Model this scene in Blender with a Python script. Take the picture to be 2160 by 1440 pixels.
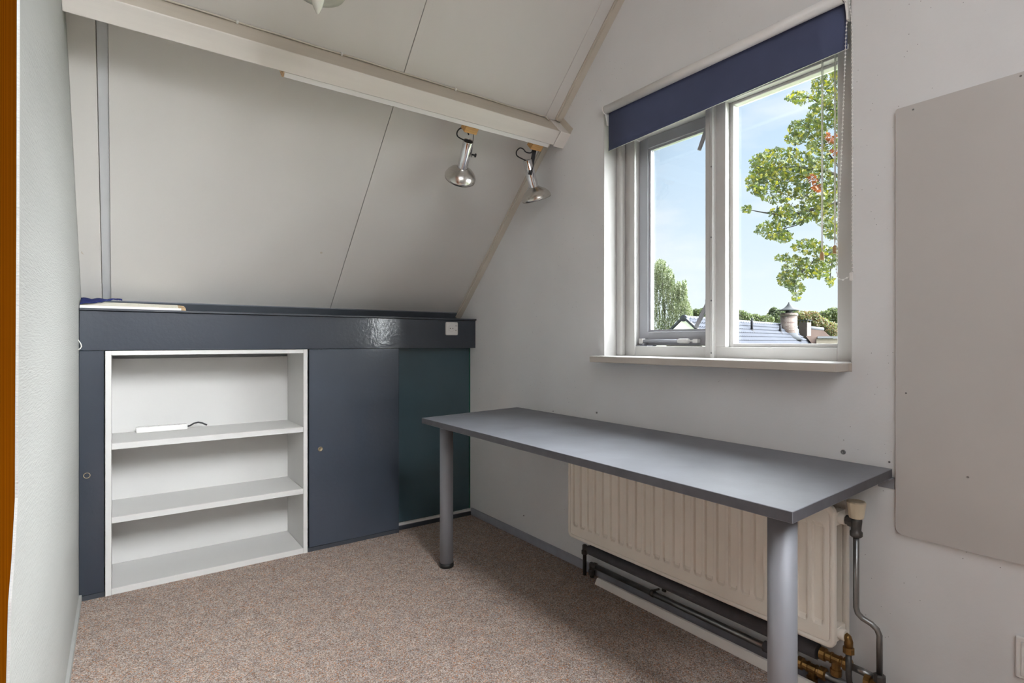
import bpy, bmesh, math, random
from mathutils import Vector, Matrix
random.seed(7)
for o in list(bpy.data.objects): bpy.data.objects.remove(o, do_unlink=True)
SC = bpy.context.scene
COL = SC.collection

# ------------------------------------------------------------------ camera
F = 1156.0; YAW = math.radians(35.68); CX, CY = 1080.0, 721.0; H = 1.13
cam = bpy.data.cameras.new('camera'); camo = bpy.data.objects.new('camera', cam); COL.objects.link(camo)
camo.location = (0, 0, H); camo.rotation_euler = (math.pi/2, 0, -YAW)
cam.sensor_width = 36.0; cam.lens = F/2160*36; cam.shift_y = 1/2160; cam.clip_start = 0.02; cam.clip_end = 500
SC.camera = camo

# ------------------------------------------------------------------ view / exposure
SC.view_settings.view_transform = 'Standard'; SC.view_settings.look = 'None'
SC.view_settings.gamma = 1; SC.view_settings.use_curve_mapping = False
SC.view_settings.exposure = 0.50

# ------------------------------------------------------------------ sky
world = bpy.data.worlds.new('sky'); SC.world = world; world.use_nodes = True
wn = world.node_tree; wn.nodes.clear()
def N(t, kind, **kw):
    n = t.nodes.new(kind)
    for k, v in kw.items(): setattr(n, k, v)
    return n
tc = N(wn, 'ShaderNodeTexCoord'); sep = N(wn, 'ShaderNodeSeparateXYZ')
wn.links.new(tc.outputs['Generated'], sep.inputs[0])
rmp = N(wn, 'ShaderNodeValToRGB'); wn.links.new(sep.outputs['Z'], rmp.inputs[0])
e = rmp.color_ramp.elements
e[0].position = 0.0; e[0].color = (0.84, 0.90, 0.95, 1); e[1].position = 0.75; e[1].color = (0.34, 0.52, 0.80, 1)
x_ = e.new(0.28); x_.color = (0.60, 0.75, 0.92, 1)
mp = N(wn, 'ShaderNodeMapping'); mp.inputs['Scale'].default_value = (1.0, 1.0, 3.0)
wn.links.new(tc.outputs['Generated'], mp.inputs[0])
ns = N(wn, 'ShaderNodeTexNoise'); ns.inputs['Scale'].default_value = 3.2; ns.inputs['Detail'].default_value = 7
ns.inputs['Roughness'].default_value = 0.55
wn.links.new(mp.outputs[0], ns.inputs['Vector'])
cr = N(wn, 'ShaderNodeValToRGB'); wn.links.new(ns.outputs['Fac'], cr.inputs[0])
cr.color_ramp.elements[0].position = 0.42; cr.color_ramp.elements[1].position = 0.72
mx = N(wn, 'ShaderNodeMixRGB'); mx.inputs['Color2'].default_value = (0.95, 0.96, 0.98, 1)
wn.links.new(cr.outputs[0], mx.inputs[0]); wn.links.new(rmp.outputs[0], mx.inputs[1])
bg = N(wn, 'ShaderNodeBackground'); bg.inputs['Strength'].default_value = 0.86
wo = N(wn, 'ShaderNodeOutputWorld')
wn.links.new(mx.outputs[0], bg.inputs[0]); wn.links.new(bg.outputs[0], wo.inputs[0])

# hazy sun, high on the window side
sun = bpy.data.lights.new('sun', 'SUN'); sun.energy = 58.0; sun.angle = math.radians(98); sun.color = (0.96, 0.975, 1.0)
suno = bpy.data.objects.new('sun', sun); COL.objects.link(suno)
suno.rotation_euler = Vector((-0.56, 0.48, -0.68)).to_track_quat('-Z', 'Y').to_euler()

# fill light added behind the camera, set in a made-up roof window
rw = bpy.data.lights.new('added_fill_light', 'AREA'); rw.shape = 'RECTANGLE'; rw.size = 1.30; rw.size_y = 1.10
rw.energy = 9; rw.color = (0.97, 0.98, 1.0)
rwo = bpy.data.objects.new('added_fill_light', rw); COL.objects.link(rwo)

# ------------------------------------------------------------------ geometry helpers
FW = Vector((math.sin(YAW), math.cos(YAW), 0)); RT = Vector((math.cos(YAW), -math.sin(YAW), 0)); UP = Vector((0, 0, 1))
CAM = Vector((0, 0, H))
def ray(x, y): return FW + RT*((x-CX)/F) + UP*((CY-y)/F)
def onX(x, y, X): d = ray(x, y); return CAM + d*(X/d.x)
def onY(x, y, Y): d = ray(x, y); return CAM + d*(Y/d.y)
def onZ(x, y, Z): d = ray(x, y); return CAM + d*((Z-H)/d.z)
def atD(x, y, D): return CAM + ray(x, y)*D
TH = math.atan(0.951); cT, sT = math.cos(TH), math.sin(TH)
def S(x, s, n):                    # a point on the roof slope: s up the slope, n into the room
    return Vector((x, 3.2 - s*cT - n*sT, 1.335 + s*sT - n*cT))

class MB:
    def __init__(s): s.v = []; s.f = []; s.m = []; s.sm = []
    def add(s, vs, fs, mat=0, smooth=False):
        b = len(s.v); s.v += [Vector(p) for p in vs]
        for f in fs: s.f.append([b+i for i in f]); s.m.append(mat); s.sm.append(smooth)
        return s
    def hexa(s, p, mat=0):         # 8 points: bottom loop then top loop
        return s.add(p, [(3,2,1,0),(4,5,6,7),(0,1,5,4),(1,2,6,5),(2,3,7,6),(3,0,4,7)], mat)
    def box(s, a, b, mat=0):
        x0,y0,z0 = (min(a[i], b[i]) for i in range(3)); x1,y1,z1 = (max(a[i], b[i]) for i in range(3))
        return s.hexa([(x0,y0,z0),(x1,y0,z0),(x1,y1,z0),(x0,y1,z0),(x0,y0,z1),(x1,y0,z1),(x1,y1,z1),(x0,y1,z1)], mat)
    def sbox(s, x0, x1, s0, s1, n0, n1, mat=0):   # a box lying on the roof slope
        return s.hexa([S(x0,s0,n1),S(x1,s0,n1),S(x1,s1,n1),S(x0,s1,n1),S(x0,s0,n0),S(x1,s0,n0),S(x1,s1,n0),S(x0,s1,n0)], mat)
    def prism(s, poly, vec, mat=0):
        n = len(poly); vec = Vector(vec); P = [Vector(p) for p in poly]
        fs = [tuple(range(n-1,-1,-1)), tuple(range(n, 2*n))] + [(i,(i+1)%n,n+(i+1)%n,n+i) for i in range(n)]
        return s.add(P+[p+vec for p in P], fs, mat)
    def lathe(s, o, ax, prof, n=20, mat=0, cap0=True, cap1=True, sharp=False):   # prof: (radius, distance along axis)
        o = Vector(o); ax = Vector(ax).normalized(); a = ax.orthogonal().normalized(); b = ax.cross(a)
        vs = []; fs = []
        for r, h in prof:
            for i in range(n):
                t = 2*math.pi*i/n; vs.append(o+ax*h+(a*math.cos(t)+b*math.sin(t))*max(r, 1e-5))
        for k in range(len(prof)-1):
            for i in range(n): fs.append((k*n+i, k*n+(i+1)%n, (k+1)*n+(i+1)%n, (k+1)*n+i))
        s.add(vs, fs, mat, not sharp)
        L = len(prof)-1; bs = len(s.v)-len(vs)
        if cap0: s.f.append([bs+i for i in range(n-1,-1,-1)]); s.m.append(mat); s.sm.append(False)
        if cap1: s.f.append([bs+L*n+i for i in range(n)]); s.m.append(mat); s.sm.append(False)
        return s
    def cyl(s, p, q, r, r2=None, n=16, mat=0):
        p = Vector(p); q = Vector(q)
        return s.lathe(p, q-p, [(r, 0), (r if r2 is None else r2, (q-p).length)], n, mat)
    def tube(s, pts, r, n=10, mat=0):
        P = [Vector(p) for p in pts]; vs = []; fs = []
        R = r if isinstance(r, (list, tuple)) else [r]*len(P)
        t = (P[1]-P[0]).normalized(); a = t.orthogonal().normalized()
        for i, p in enumerate(P):
            t = ((P[min(i+1, len(P)-1)]-P[max(i-1, 0)])).normalized()
            a = (a - t*a.dot(t)).normalized(); b = t.cross(a)
            for k in range(n):
                w = 2*math.pi*k/n; vs.append(p+(a*math.cos(w)+b*math.sin(w))*R[i])
        for i in range(len(P)-1):
            for k in range(n): fs.append((i*n+k, i*n+(k+1)%n, (i+1)*n+(k+1)%n, (i+1)*n+k))
        s.add(vs, fs, mat, True); bs = len(s.v)-len(vs); L = len(P)-1
        s.f.append([bs+k for k in range(n-1,-1,-1)]); s.m.append(mat); s.sm.append(False)
        s.f.append([bs+L*n+k for k in range(n)]); s.m.append(mat); s.sm.append(False)
        return s
    def ball(s, c, r, n=8, k=5, mat=0):
        prof = [(r*math.sin(math.pi*i/k), -r*math.cos(math.pi*i/k)) for i in range(k+1)]
        return s.lathe(c, (0,0,1), prof, n, mat, False, False)
    def build(s, name, mats, parent=None, bevel=0, seg=2, origin=None, recalc=True, weld=False):
        if not isinstance(mats, (list, tuple)): mats = [mats]
        if parent is not None: org = parent['_o']; org = Vector(org)
        elif origin is not None: org = Vector(origin)
        else:
            xs = [v.x for v in s.v]; ys = [v.y for v in s.v]; zs = [v.z for v in s.v]
            org = Vector(((min(xs)+max(xs))/2, (min(ys)+max(ys))/2, min(zs)))
        me = bpy.data.meshes.new(name)
        me.from_pydata([tuple(v-org) for v in s.v], [], s.f)
        for m in mats: me.materials.append(m)
        me.polygons.foreach_set('material_index', s.m); me.polygons.foreach_set('use_smooth', s.sm)
        if recalc or bevel:
            bm = bmesh.new(); bm.from_mesh(me)
            if weld: bmesh.ops.remove_doubles(bm, verts=bm.verts, dist=1e-5)
            if recalc: bmesh.ops.recalc_face_normals(bm, faces=bm.faces)
            if bevel:
                es = [e for e in bm.edges if len(e.link_faces) == 2 and e.calc_face_angle(0) > 0.6]
                bmesh.ops.bevel(bm, geom=es, offset=bevel, segments=seg, affect='EDGES', profile=0.5)
            bm.to_mesh(me); bm.free()
        me.update()
        o = bpy.data.objects.new(name, me); COL.objects.link(o)
        o['_o'] = tuple(org)
        if parent is None: o.location = org
        else: o.parent = parent
        return o
ALL_EMPTY = []
def thing(name, label, cat, base, group=None, kind=None):
    o = bpy.data.objects.new(name, None); COL.objects.link(o); o.location = base; o['_o'] = tuple(base)
    o.empty_display_size = 0.05
    tag(o, label, cat, group, kind); return o
def tag(o, label=None, cat=None, group=None, kind=None):
    if label: o['label'] = label
    if cat: o['category'] = cat
    if group: o['group'] = group
    if kind: o['kind'] = kind
    return o

# ------------------------------------------------------------------ materials
def srgb(*c):
    return tuple((x/255/12.92 if x/255 <= 0.04045 else ((x/255+0.055)/1.055)**2.4) for x in c)
def mat(name, col, rough=0.6, metal=0.0, var=0.06, vscale=6, bump=0.0, bscale=60, spec=0.5, coat=0.0, coatr=0.1, stretch=None):
    m = bpy.data.materials.new(name); m.use_nodes = True; t = m.node_tree; b = t.nodes['Principled BSDF']
    b.inputs['Roughness'].default_value = rough; b.inputs['Metallic'].default_value = metal
    b.inputs['Specular IOR Level'].default_value = spec
    if coat: b.inputs['Coat Weight'].default_value = coat; b.inputs['Coat Roughness'].default_value = coatr
    tcn = N(t, 'ShaderNodeTexCoord'); vec = tcn.outputs['Object']
    if stretch:
        mpn = N(t, 'ShaderNodeMapping'); mpn.inputs['Scale'].default_value = stretch
        t.links.new(vec, mpn.inputs[0]); vec = mpn.outputs[0]
    nz = N(t, 'ShaderNodeTexNoise'); nz.inputs['Scale'].default_value = vscale; nz.inputs['Detail'].default_value = 5
    t.links.new(vec, nz.inputs['Vector'])
    rp = N(t, 'ShaderNodeValToRGB'); t.links.new(nz.outputs['Fac'], rp.inputs[0])
    rp.color_ramp.elements[0].position = 0.3; rp.color_ramp.elements[1].position = 0.7
    rp.color_ramp.elements[0].color = tuple(c*(1-var) for c in col)+(1,)
    rp.color_ramp.elements[1].color = tuple(min(1, c*(1+var)) for c in col)+(1,)
    t.links.new(rp.outputs[0], b.inputs['Base Color'])
    if bump:
        nb = N(t, 'ShaderNodeTexNoise'); nb.inputs['Scale'].default_value = bscale; nb.inputs['Detail'].default_value = 3
        t.links.new(vec, nb.inputs['Vector'])
        bp = N(t, 'ShaderNodeBump'); bp.inputs['Strength'].default_value = bump; bp.inputs['Distance'].default_value = 0.004
        t.links.new(nb.outputs['Fac'], bp.inputs['Height']); t.links.new(bp.outputs[0], b.inputs['Normal'])
        if coat: t.links.new(bp.outputs[0], b.inputs['Coat Normal'])
    return m
def spots(m, col, scale, thresh, amount=0.8, noise_scale=1.5, cut=0.5):
    """scattered small marks with a shape of their own (pocks, chips, flecks)"""
    t = m.node_tree; b = t.nodes['Principled BSDF']; src = b.inputs['Base Color'].links[0].from_socket
    tcn = N(t, 'ShaderNodeTexCoord'); vo = N(t, 'ShaderNodeTexVoronoi'); vo.inputs['Scale'].default_value = scale
    t.links.new(tcn.outputs['Object'], vo.inputs['Vector'])
    lt = N(t, 'ShaderNodeMath', operation='LESS_THAN'); lt.inputs[1].default_value = thresh
    t.links.new(vo.outputs['Distance'], lt.inputs[0])
    nz = N(t, 'ShaderNodeTexNoise'); nz.inputs['Scale'].default_value = noise_scale
    t.links.new(tcn.outputs['Object'], nz.inputs['Vector'])
    gt = N(t, 'ShaderNodeMath', operation='GREATER_THAN'); gt.inputs[1].default_value = cut
    t.links.new(nz.outputs['Fac'], gt.inputs[0])
    mu = N(t, 'ShaderNodeMath', operation='MULTIPLY'); t.links.new(lt.outputs[0], mu.inputs[0]); t.links.new(gt.outputs[0], mu.inputs[1])
    m2 = N(t, 'ShaderNodeMath', operation='MULTIPLY'); m2.inputs[1].default_value = amount; t.links.new(mu.outputs[0], m2.inputs[0])
    mixn = N(t, 'ShaderNodeMixRGB'); mixn.inputs['Color2'].default_value = tuple(col)+(1,)
    t.links.new(m2.outputs[0], mixn.inputs[0]); t.links.new(src, mixn.inputs[1]); t.links.new(mixn.outputs[0], b.inputs['Base Color'])
    return m

M = {}
M['wall'] = spots(mat('wall_paint', (0.755, 0.76, 0.765), 0.75, var=0.035, vscale=2.5, bump=0.10, bscale=90), (0.15,0.15,0.15), 52, 0.062, 0.8, 2.0, 0.52)
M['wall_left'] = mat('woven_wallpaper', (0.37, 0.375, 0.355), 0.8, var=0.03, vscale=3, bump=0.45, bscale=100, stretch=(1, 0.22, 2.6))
M['ceil'] = spots(mat('ceiling_board', (0.66, 0.64, 0.61), 0.55, var=0.03, vscale=1.8, bump=0.05, bscale=160), (0.45,0.36,0.24), 2.6, 0.03, 0.5, 2.0, 0.4)
M['joint'] = mat('joint_strip', (0.54, 0.55, 0.56), 0.5, var=0.03)
M['dark'] = mat('dark_gap', (0.02, 0.02, 0.022), 0.9)
M['beam'] = mat('painted_beam', (0.76, 0.72, 0.67), 0.5, var=0.04, vscale=5, bump=0.12, bscale=60, stretch=(0.3, 4, 4))
M['beamshade'] = mat('beam_upslope_shade', (0.56, 0.50, 0.42), 0.5, var=0.05, vscale=5, stretch=(0.3, 4, 4))  # darker tan from the way light falls, put into the upslope face's colour
M['trim'] = mat('cream_trim', (0.60, 0.55, 0.47), 0.45, var=0.05, vscale=8)
M['slate'] = mat('slate_gloss_paint', (0.024, 0.033, 0.049), 0.36, spec=0.4, var=0.08, vscale=4, bump=0.16, bscale=55, coat=1.0, coatr=0.09)
M['slated'] = mat('slate_door_paint', (0.042, 0.056, 0.080), 0.36, spec=0.5, var=0.08, vscale=4, bump=0.16, bscale=55, coat=1.0, coatr=0.09)
M['slate2'] = mat('teal_slate_paint', (0.050, 0.092, 0.115), 0.30, var=0.10, vscale=3, bump=0.08, bscale=140, coat=0.4, coatr=0.14)
M['green'] = mat('green_old_paint', (0.015, 0.10, 0.075), 0.4, var=0.1)
M['ledge'] = mat('slate_ledge', (0.045, 0.052, 0.064), 0.35, var=0.1, vscale=9, bump=0.1, bscale=120)
M['foot'] = mat('slate_foot_strip', (0.13, 0.145, 0.17), 0.35, var=0.1, vscale=9)
M['white'] = mat('white_laminate', (0.64, 0.635, 0.62), 0.42, var=0.02, vscale=3)
M['whitep'] = mat('white_plastic', (0.80, 0.79, 0.77), 0.35, var=0.02)
M['frame'] = mat('window_frame_paint', (0.58, 0.572, 0.56), 0.4, var=0.03, vscale=10, bump=0.05)
M['sash'] = mat('sash_grey_paint', (0.36, 0.37, 0.40), 0.4, var=0.05, vscale=8)
M['sill'] = mat('sill_board', (0.54, 0.49, 0.435), 0.35, var=0.06, vscale=4, stretch=(6, 0.6, 6))
M['glass'] = None
M['navy'] = mat('navy_fabric', (0.070, 0.086, 0.165), 0.85, var=0.08, vscale=5, bump=0.15, bscale=400)
M['desk'] = mat('anthracite_laminate', (0.165, 0.172, 0.196), 0.52, spec=0.8, var=0.12, vscale=7, bump=0.06, bscale=220)
M['deskedge'] = mat('desk_edge', (0.075, 0.075, 0.085), 0.5, var=0.15, vscale=25)
M['alu'] = mat('silver_painted_metal', (0.30, 0.31, 0.34), 0.6, 0.35, var=0.03, vscale=4)
M['steel'] = mat('galvanised_pipe', (0.26, 0.26, 0.255), 0.32, 0.9, var=0.18, vscale=14, stretch=(1,1,1))
M['darksteel'] = mat('dark_steel', (0.10, 0.095, 0.09), 0.4, 0.7, var=0.3, vscale=20)
M['brass'] = mat('tarnished_brass', (0.30, 0.17, 0.06), 0.35, 0.9, var=0.4, vscale=30)
M['pull'] = mat('dull_brass', (0.34, 0.28, 0.19), 0.45, 0.6, var=0.2, vscale=60)
M['chrome'] = mat('polished_chrome', (0.74, 0.74, 0.76), 0.12, 1.0, var=0.02)
M['brushed'] = mat('brushed_aluminium', (0.66, 0.64, 0.60), 0.26, 1.0, var=0.08, vscale=30, stretch=(1,1,12))
M['black'] = mat('black_plastic', (0.012, 0.012, 0.014), 0.4, var=0.05)
M['rubber'] = mat('black_foot', (0.008, 0.008, 0.008), 0.6, var=0.05)
M['foam'] = mat('grey_foam', (0.085, 0.083, 0.092), 0.8, var=0.15, vscale=20, bump=0.2, bscale=200)
M['radiator'] = mat('cream_enamel', (0.88, 0.82, 0.73), 0.38, var=0.03, vscale=5)
M['lilac'] = mat('lilac_grey_paint', (0.33, 0.34, 0.39), 0.55, var=0.10, vscale=12, bump=0.2, bscale=60)
M['pine'] = mat('pine_block', (0.62, 0.36, 0.13), 0.55, var=0.2, vscale=14, stretch=(1, 8, 8))
M['chip'] = spots(mat('chipboard', (0.50, 0.34, 0.19), 0.85, var=0.35, vscale=60), (0.75,0.62,0.44), 90, 0.35, 0.8, 5, 0.4)
M['speck'] = spots(mat('speckled_board', (0.72, 0.68, 0.58), 0.7, var=0.05, vscale=9), (0.45,0.32,0.16), 70, 0.16, 0.7, 12, 0.5)
M['blue'] = mat('blue_cloth', (0.004, 0.013, 0.12), 0.8, var=0.35, vscale=12, bump=0.3, bscale=150)
M['strip'] = mat('white_strip', (0.80, 0.77, 0.73), 0.5, var=0.03)
M['panel'] = spots(mat('white_board', (0.55, 0.53, 0.51), 0.55, var=0.03, vscale=2.2, bump=0.03, bscale=100), (0.25,0.22,0.18), 5, 0.02, 0.7, 3, 0.5)
M['cream'] = mat('ivory_plastic', (0.68, 0.58, 0.42), 0.4, var=0.05)
M['tassel'] = mat('wood_tassel', (0.45, 0.28, 0.12), 0.5, var=0.15, vscale=30)
M['cord'] = mat('white_cord', (0.72, 0.70, 0.66), 0.7, var=0.05)
M['screw'] = mat('screw_head', (0.25, 0.25, 0.25), 0.35, 0.9, var=0.2)
M['greenglass'] = mat('frosted_lamp_glass', (0.62, 0.63, 0.56), 0.22, var=0.03)

def glass_mat():
    m = bpy.data.materials.new('window_glass'); m.use_nodes = True; t = m.node_tree; t.nodes.clear()
    o = N(t, 'ShaderNodeOutputMaterial'); tr = N(t, 'ShaderNodeBsdfTransparent'); tr.inputs[0].default_value = (0.97, 0.985, 0.98, 1)
    gl = N(t, 'ShaderNodeBsdfGlossy'); gl.inputs['Roughness'].default_value = 0.02
    fr = N(t, 'ShaderNodeFresnel'); fr.inputs['IOR'].default_value = 1.45
    mu = N(t, 'ShaderNodeMath', operation='MULTIPLY'); mu.inputs[1].default_value = 0.6
    mxn = N(t, 'ShaderNodeMixShader'); t.links.new(fr.outputs[0], mu.inputs[0]); t.links.new(mu.outputs[0], mxn.inputs[0])
    t.links.new(tr.outputs[0], mxn.inputs[1]); t.links.new(gl.outputs[0], mxn.inputs[2]); t.links.new(mxn.outputs[0], o.inputs[0])
    return m
M['glass'] = glass_mat()

def carpet_mat():
    m = bpy.data.materials.new('flecked_carpet'); m.use_nodes = True; t = m.node_tree; b = t.nodes['Principled BSDF']
    b.inputs['Roughness'].default_value = 0.95; b.inputs['Specular IOR Level'].default_value = 0.1
    tcn = N(t, 'ShaderNodeTexCoord')
    vo = N(t, 'ShaderNodeTexVoronoi'); vo.inputs['Scale'].default_value = 300; t.links.new(tcn.outputs['Object'], vo.inputs['Vector'])
    sp = N(t, 'ShaderNodeSeparateColor'); t.links.new(vo.outputs['Color'], sp.inputs[0])
    rp = N(t, 'ShaderNodeValToRGB'); rp.color_ramp.interpolation = 'CONSTANT'
    cols = [(0.0, (0.20,0.145,0.115)), (0.16, (0.33,0.265,0.225)), (0.36, (0.42,0.36,0.32)), (0.56, (0.29,0.245,0.22)), (0.70, (0.55,0.48,0.43)), (0.86, (0.46,0.23,0.13)), (0.94, (0.39,0.39,0.40))]
    el = rp.color_ramp.elements; el[0].position = 0; el[0].color = cols[0][1]+(1,); el[1].position = cols[1][0]; el[1].color = cols[1][1]+(1,)
    for p, c in cols[2:]: q = el.new(p); q.color = c+(1,)
    t.links.new(sp.outputs[0], rp.inputs[0])
    n2 = N(t, 'ShaderNodeTexNoise'); n2.inputs['Scale'].default_value = 22; n2.inputs['Detail'].default_value = 4
    t.links.new(tcn.outputs['Object'], n2.inputs['Vector'])
    r2 = N(t, 'ShaderNodeValToRGB'); t.links.new(n2.outputs['Fac'], r2.inputs[0])
    r2.color_ramp.elements[0].position = 0.3; r2.color_ramp.elements[0].color = (0.88,0.87,0.88,1); r2.color_ramp.elements[1].position = 0.7; r2.color_ramp.elements[1].color = (1.12,1.08,1.05,1)
    mm = N(t, 'ShaderNodeMixRGB', blend_type='MULTIPLY'); mm.inputs[0].default_value = 1
    t.links.new(rp.outputs[0], mm.inputs[1]); t.links.new(r2.outputs[0], mm.inputs[2]); t.links.new(mm.outputs[0], b.inputs['Base Color'])
    bp = N(t, 'ShaderNodeBump'); bp.inputs['Strength'].default_value = 0.6; bp.inputs['Distance'].default_value = 0.004
    t.links.new(vo.outputs['Distance'], bp.inputs['Height']); t.links.new(bp.outputs[0], b.inputs['Normal'])
    return m
M['carpet'] = carpet_mat()

def wood_mat(name, c0, c1, rough=0.4, sc=(14, 14, 0.9)):
    m = bpy.data.materials.new(name); m.use_nodes = True; t = m.node_tree; b = t.nodes['Principled BSDF']
    b.inputs['Roughness'].default_value = rough
    tcn = N(t, 'ShaderNodeTexCoord'); mpn = N(t, 'ShaderNodeMapping'); mpn.inputs['Scale'].default_value = sc
    t.links.new(tcn.outputs['Object'], mpn.inputs[0])
    wv = N(t, 'ShaderNodeTexWave'); wv.bands_direction = 'Y'; wv.inputs['Scale'].default_value = 1.6; wv.inputs['Distortion'].default_value = 4.5
    wv.inputs['Detail'].default_value = 3; wv.inputs['Detail Scale'].default_value = 0.8
    t.links.new(mpn.outputs[0], wv.inputs['Vector'])
    rp = N(t, 'ShaderNodeValToRGB'); rp.color_ramp.elements[0].color = c0+(1,); rp.color_ramp.elements[1].color = c1+(1,)
    t.links.new(wv.outputs['Fac'], rp.inputs[0]); t.links.new(rp.outputs[0], b.inputs['Base Color'])
    return m
M['door'] = wood_mat('varnished_wood', (0.085, 0.020, 0.0005), (0.15, 0.042, 0.001), 0.6)
M['door'].node_tree.nodes['Principled BSDF'].inputs['Specular IOR Level'].default_value = 0.0

# ------------------------------------------------------------------ the room shell
XW = 1.885; XL = -0.14; YK = 3.03; YB = -1.95; YR = 0.62
def zc(y): return 1.335 + 0.951*(3.2 - y) if y >= YR else 1.335 + 0.951*(3.2-YR) - 0.951*(YR-y)
fl = MB().box((XL-0.05, YB, -0.12), (XW, 3.46, 0.0)).build('floor', M['carpet'])
tag(fl, 'brown and cream flecked carpet covering the whole floor', 'floor', kind='structure')

# window wall with the window opening: a gable shape in four convex pieces
WY0, WY1, WZ0, WZ1 = 0.781, 1.875, 1.036, 2.250
XO = 2.10
def wall_piece(mb, pts, x0, x1): mb.prism([(x0, y, z) for y, z in pts], (x1-x0, 0, 0))
w = MB()
wall_piece(w, [(3.46, -0.12), (3.46, zc(3.46)), (WY1, zc(WY1)), (WY1, -0.12)], XW, XO)
wall_piece(w, [(WY0, -0.12), (WY0, zc(WY0)), (YR, zc(YR)), (YB, zc(YB)), (YB, -0.12)], XW, XO)
wall_piece(w, [(WY1, -0.12), (WY1, WZ0), (WY0, WZ0), (WY0, -0.12)], XW, XO)
wall_piece(w, [(WY1, WZ1), (WY1, zc(WY1)), (WY0, zc(WY0)), (WY0, WZ1)], XW, XO)
wr = w.build('wall_right', M['wall'], origin=(XW, 1.3, 0)); tag(wr, 'pale grey painted gable wall holding the window', 'wall', kind='structure')
# pocks and plugs on the window wall
for (px, py, r) in ((1779, 953, .008), (1259, 870, .005), (1167, 867, .003), (1876, 974, .003), (1105, 1087, .004)):
    p = onX(px, py, XW); mb = MB().lathe((XW+0.001, p.y, p.z), (-1,0,0), [(r, 0), (r*0.9, .003), (r*.45, .003), (r*.4, .0012)], 12)
    mb.build('wall_plug', [M['screw']], wr)

# left wall: papered, its near edge bulging against the wooden door
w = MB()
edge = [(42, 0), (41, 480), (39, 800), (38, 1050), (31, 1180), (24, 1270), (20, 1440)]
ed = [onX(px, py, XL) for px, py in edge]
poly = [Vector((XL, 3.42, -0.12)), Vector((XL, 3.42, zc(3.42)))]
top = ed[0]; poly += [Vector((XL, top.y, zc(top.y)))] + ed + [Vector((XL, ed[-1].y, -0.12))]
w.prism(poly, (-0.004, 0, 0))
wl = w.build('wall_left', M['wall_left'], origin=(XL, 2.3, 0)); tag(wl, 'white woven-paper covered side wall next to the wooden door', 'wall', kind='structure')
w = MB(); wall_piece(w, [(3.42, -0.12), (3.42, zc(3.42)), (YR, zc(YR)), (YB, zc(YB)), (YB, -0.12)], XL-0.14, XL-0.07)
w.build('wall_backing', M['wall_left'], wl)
d1 = thing('door_1', 'varnished orange-brown wooden door at the edge of the papered wall', 'door', (XL, 0.7, 0), kind='structure')
MB().box((XL-0.06, -0.15, 0.004), (XL-0.0045, 1.36, 3.0)).build('door_leaf', M['door'], d1)
# back wall and knee walls out of sight
wb = MB().box((XL-0.05, YB-0.1, -0.12), (XO, YB, zc(YB))).build('wall_back', M['wall']); tag(wb, 'pale painted low wall closing the room behind', 'wall', kind='structure')
wf = MB().box((XL, 3.42, 0.0), (XW, 3.46, zc(3.46))).build('wall_front', M['wall']); tag(wf, 'low wall behind the built-in cupboard', 'wall', kind='structure')

# sloped ceiling over the window side: backing slab plus boards with joint strips
SR = (3.2-YR)/cT
cl = MB().sbox(XL-0.14, XO, -0.5, SR+0.12, -0.12, -0.016).build('ceiling', M['ceil'], origin=tuple(S(0.9, 1.2, -0.02)))
tag(cl, 'sloping ceiling of pale boards with narrow joints', 'ceiling', kind='structure')
for x0, x1 in ((XL, -0.0632), (-0.029, 1.0), (1.0022, XW)):
    MB().sbox(x0, x1, -0.30, SR-0.01, -0.016, 0.0).build('ceiling_board', M['ceil'], cl, bevel=0.0015, seg=1)
MB().sbox(-0.060, -0.030, -0.30, SR-0.01, -0.016, -0.004).build('joint_strip', M['joint'], cl)
MB().sbox(1.0025, 1.030, -0.06, SR-0.01, 0.0, 0.0015).build('joint_strip', M['ceil'], cl, bevel=0.0007, seg=1)
MB().sbox(1.785, 1.845, 1.384, SR-0.01, 0.0, 0.006).build('cover_batten', M['ceil'], cl, bevel=.001, seg=1)
# dark painted strip along the foot of the slope
MB().sbox(XL, XW, -0.075, -0.012, 0.0, 0.008).build('foot_strip', M['foot'], cl)

# far slope behind the camera with an opening added for the fill light
def S2(x, s, n):   # mirrored slope
    return Vector((x, 2*YR - (3.2 - s*cT - n*sT), 1.335 + s*sT - n*cT))
def s2box(mb, x0, x1, s0, s1, n0, n1):
    mb.hexa([S2(x0,s0,n1),S2(x1,s0,n1),S2(x1,s1,n1),S2(x0,s1,n1),S2(x0,s0,n0),S2(x1,s0,n0),S2(x1,s1,n0),S2(x0,s1,n0)])
c2 = MB(); RX0, RX1, RS0, RS1 = -0.08, 1.08, 1.1, 2.25
s2box(c2, XL-0.14, RX0, -0.2, SR+0.12, -0.12, 0); s2box(c2, RX1, XO, -0.2, SR+0.12, -0.12, 0)
s2box(c2, RX0, RX1, -0.2, RS0, -0.12, 0); s2box(c2, RX0, RX1, RS1, SR+0.12, -0.12, 0)
c2o = c2.build('ceiling_2', M['ceil']); tag(c2o, 'opposite sloping ceiling with an opening added for fill light', 'ceiling', kind='structure')
w2 = thing('added_roof_window', 'made-up white roof window added around the fill light', 'window', tuple(S2(0.50, 1.67, -0.03)), kind='structure')
g = MB(); s2box(g, RX0, RX1, RS0, RS0+.06, -0.10, -0.02); s2box(g, RX0, RX1, RS1-.06, RS1, -0.10, -0.02)
s2box(g, RX0, RX0+.06, RS0+.06, RS1-.06, -0.10, -0.02); s2box(g, RX1-.06, RX1, RS0+.06, RS1-.06, -0.10, -0.02); g.build('added_window_frame', M['frame'], w2)
rwo.location = S2(0.50, 1.675, -0.005); nrm = (S2(0, 0, 1) - S2(0, 0, 0)).normalized()
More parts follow.
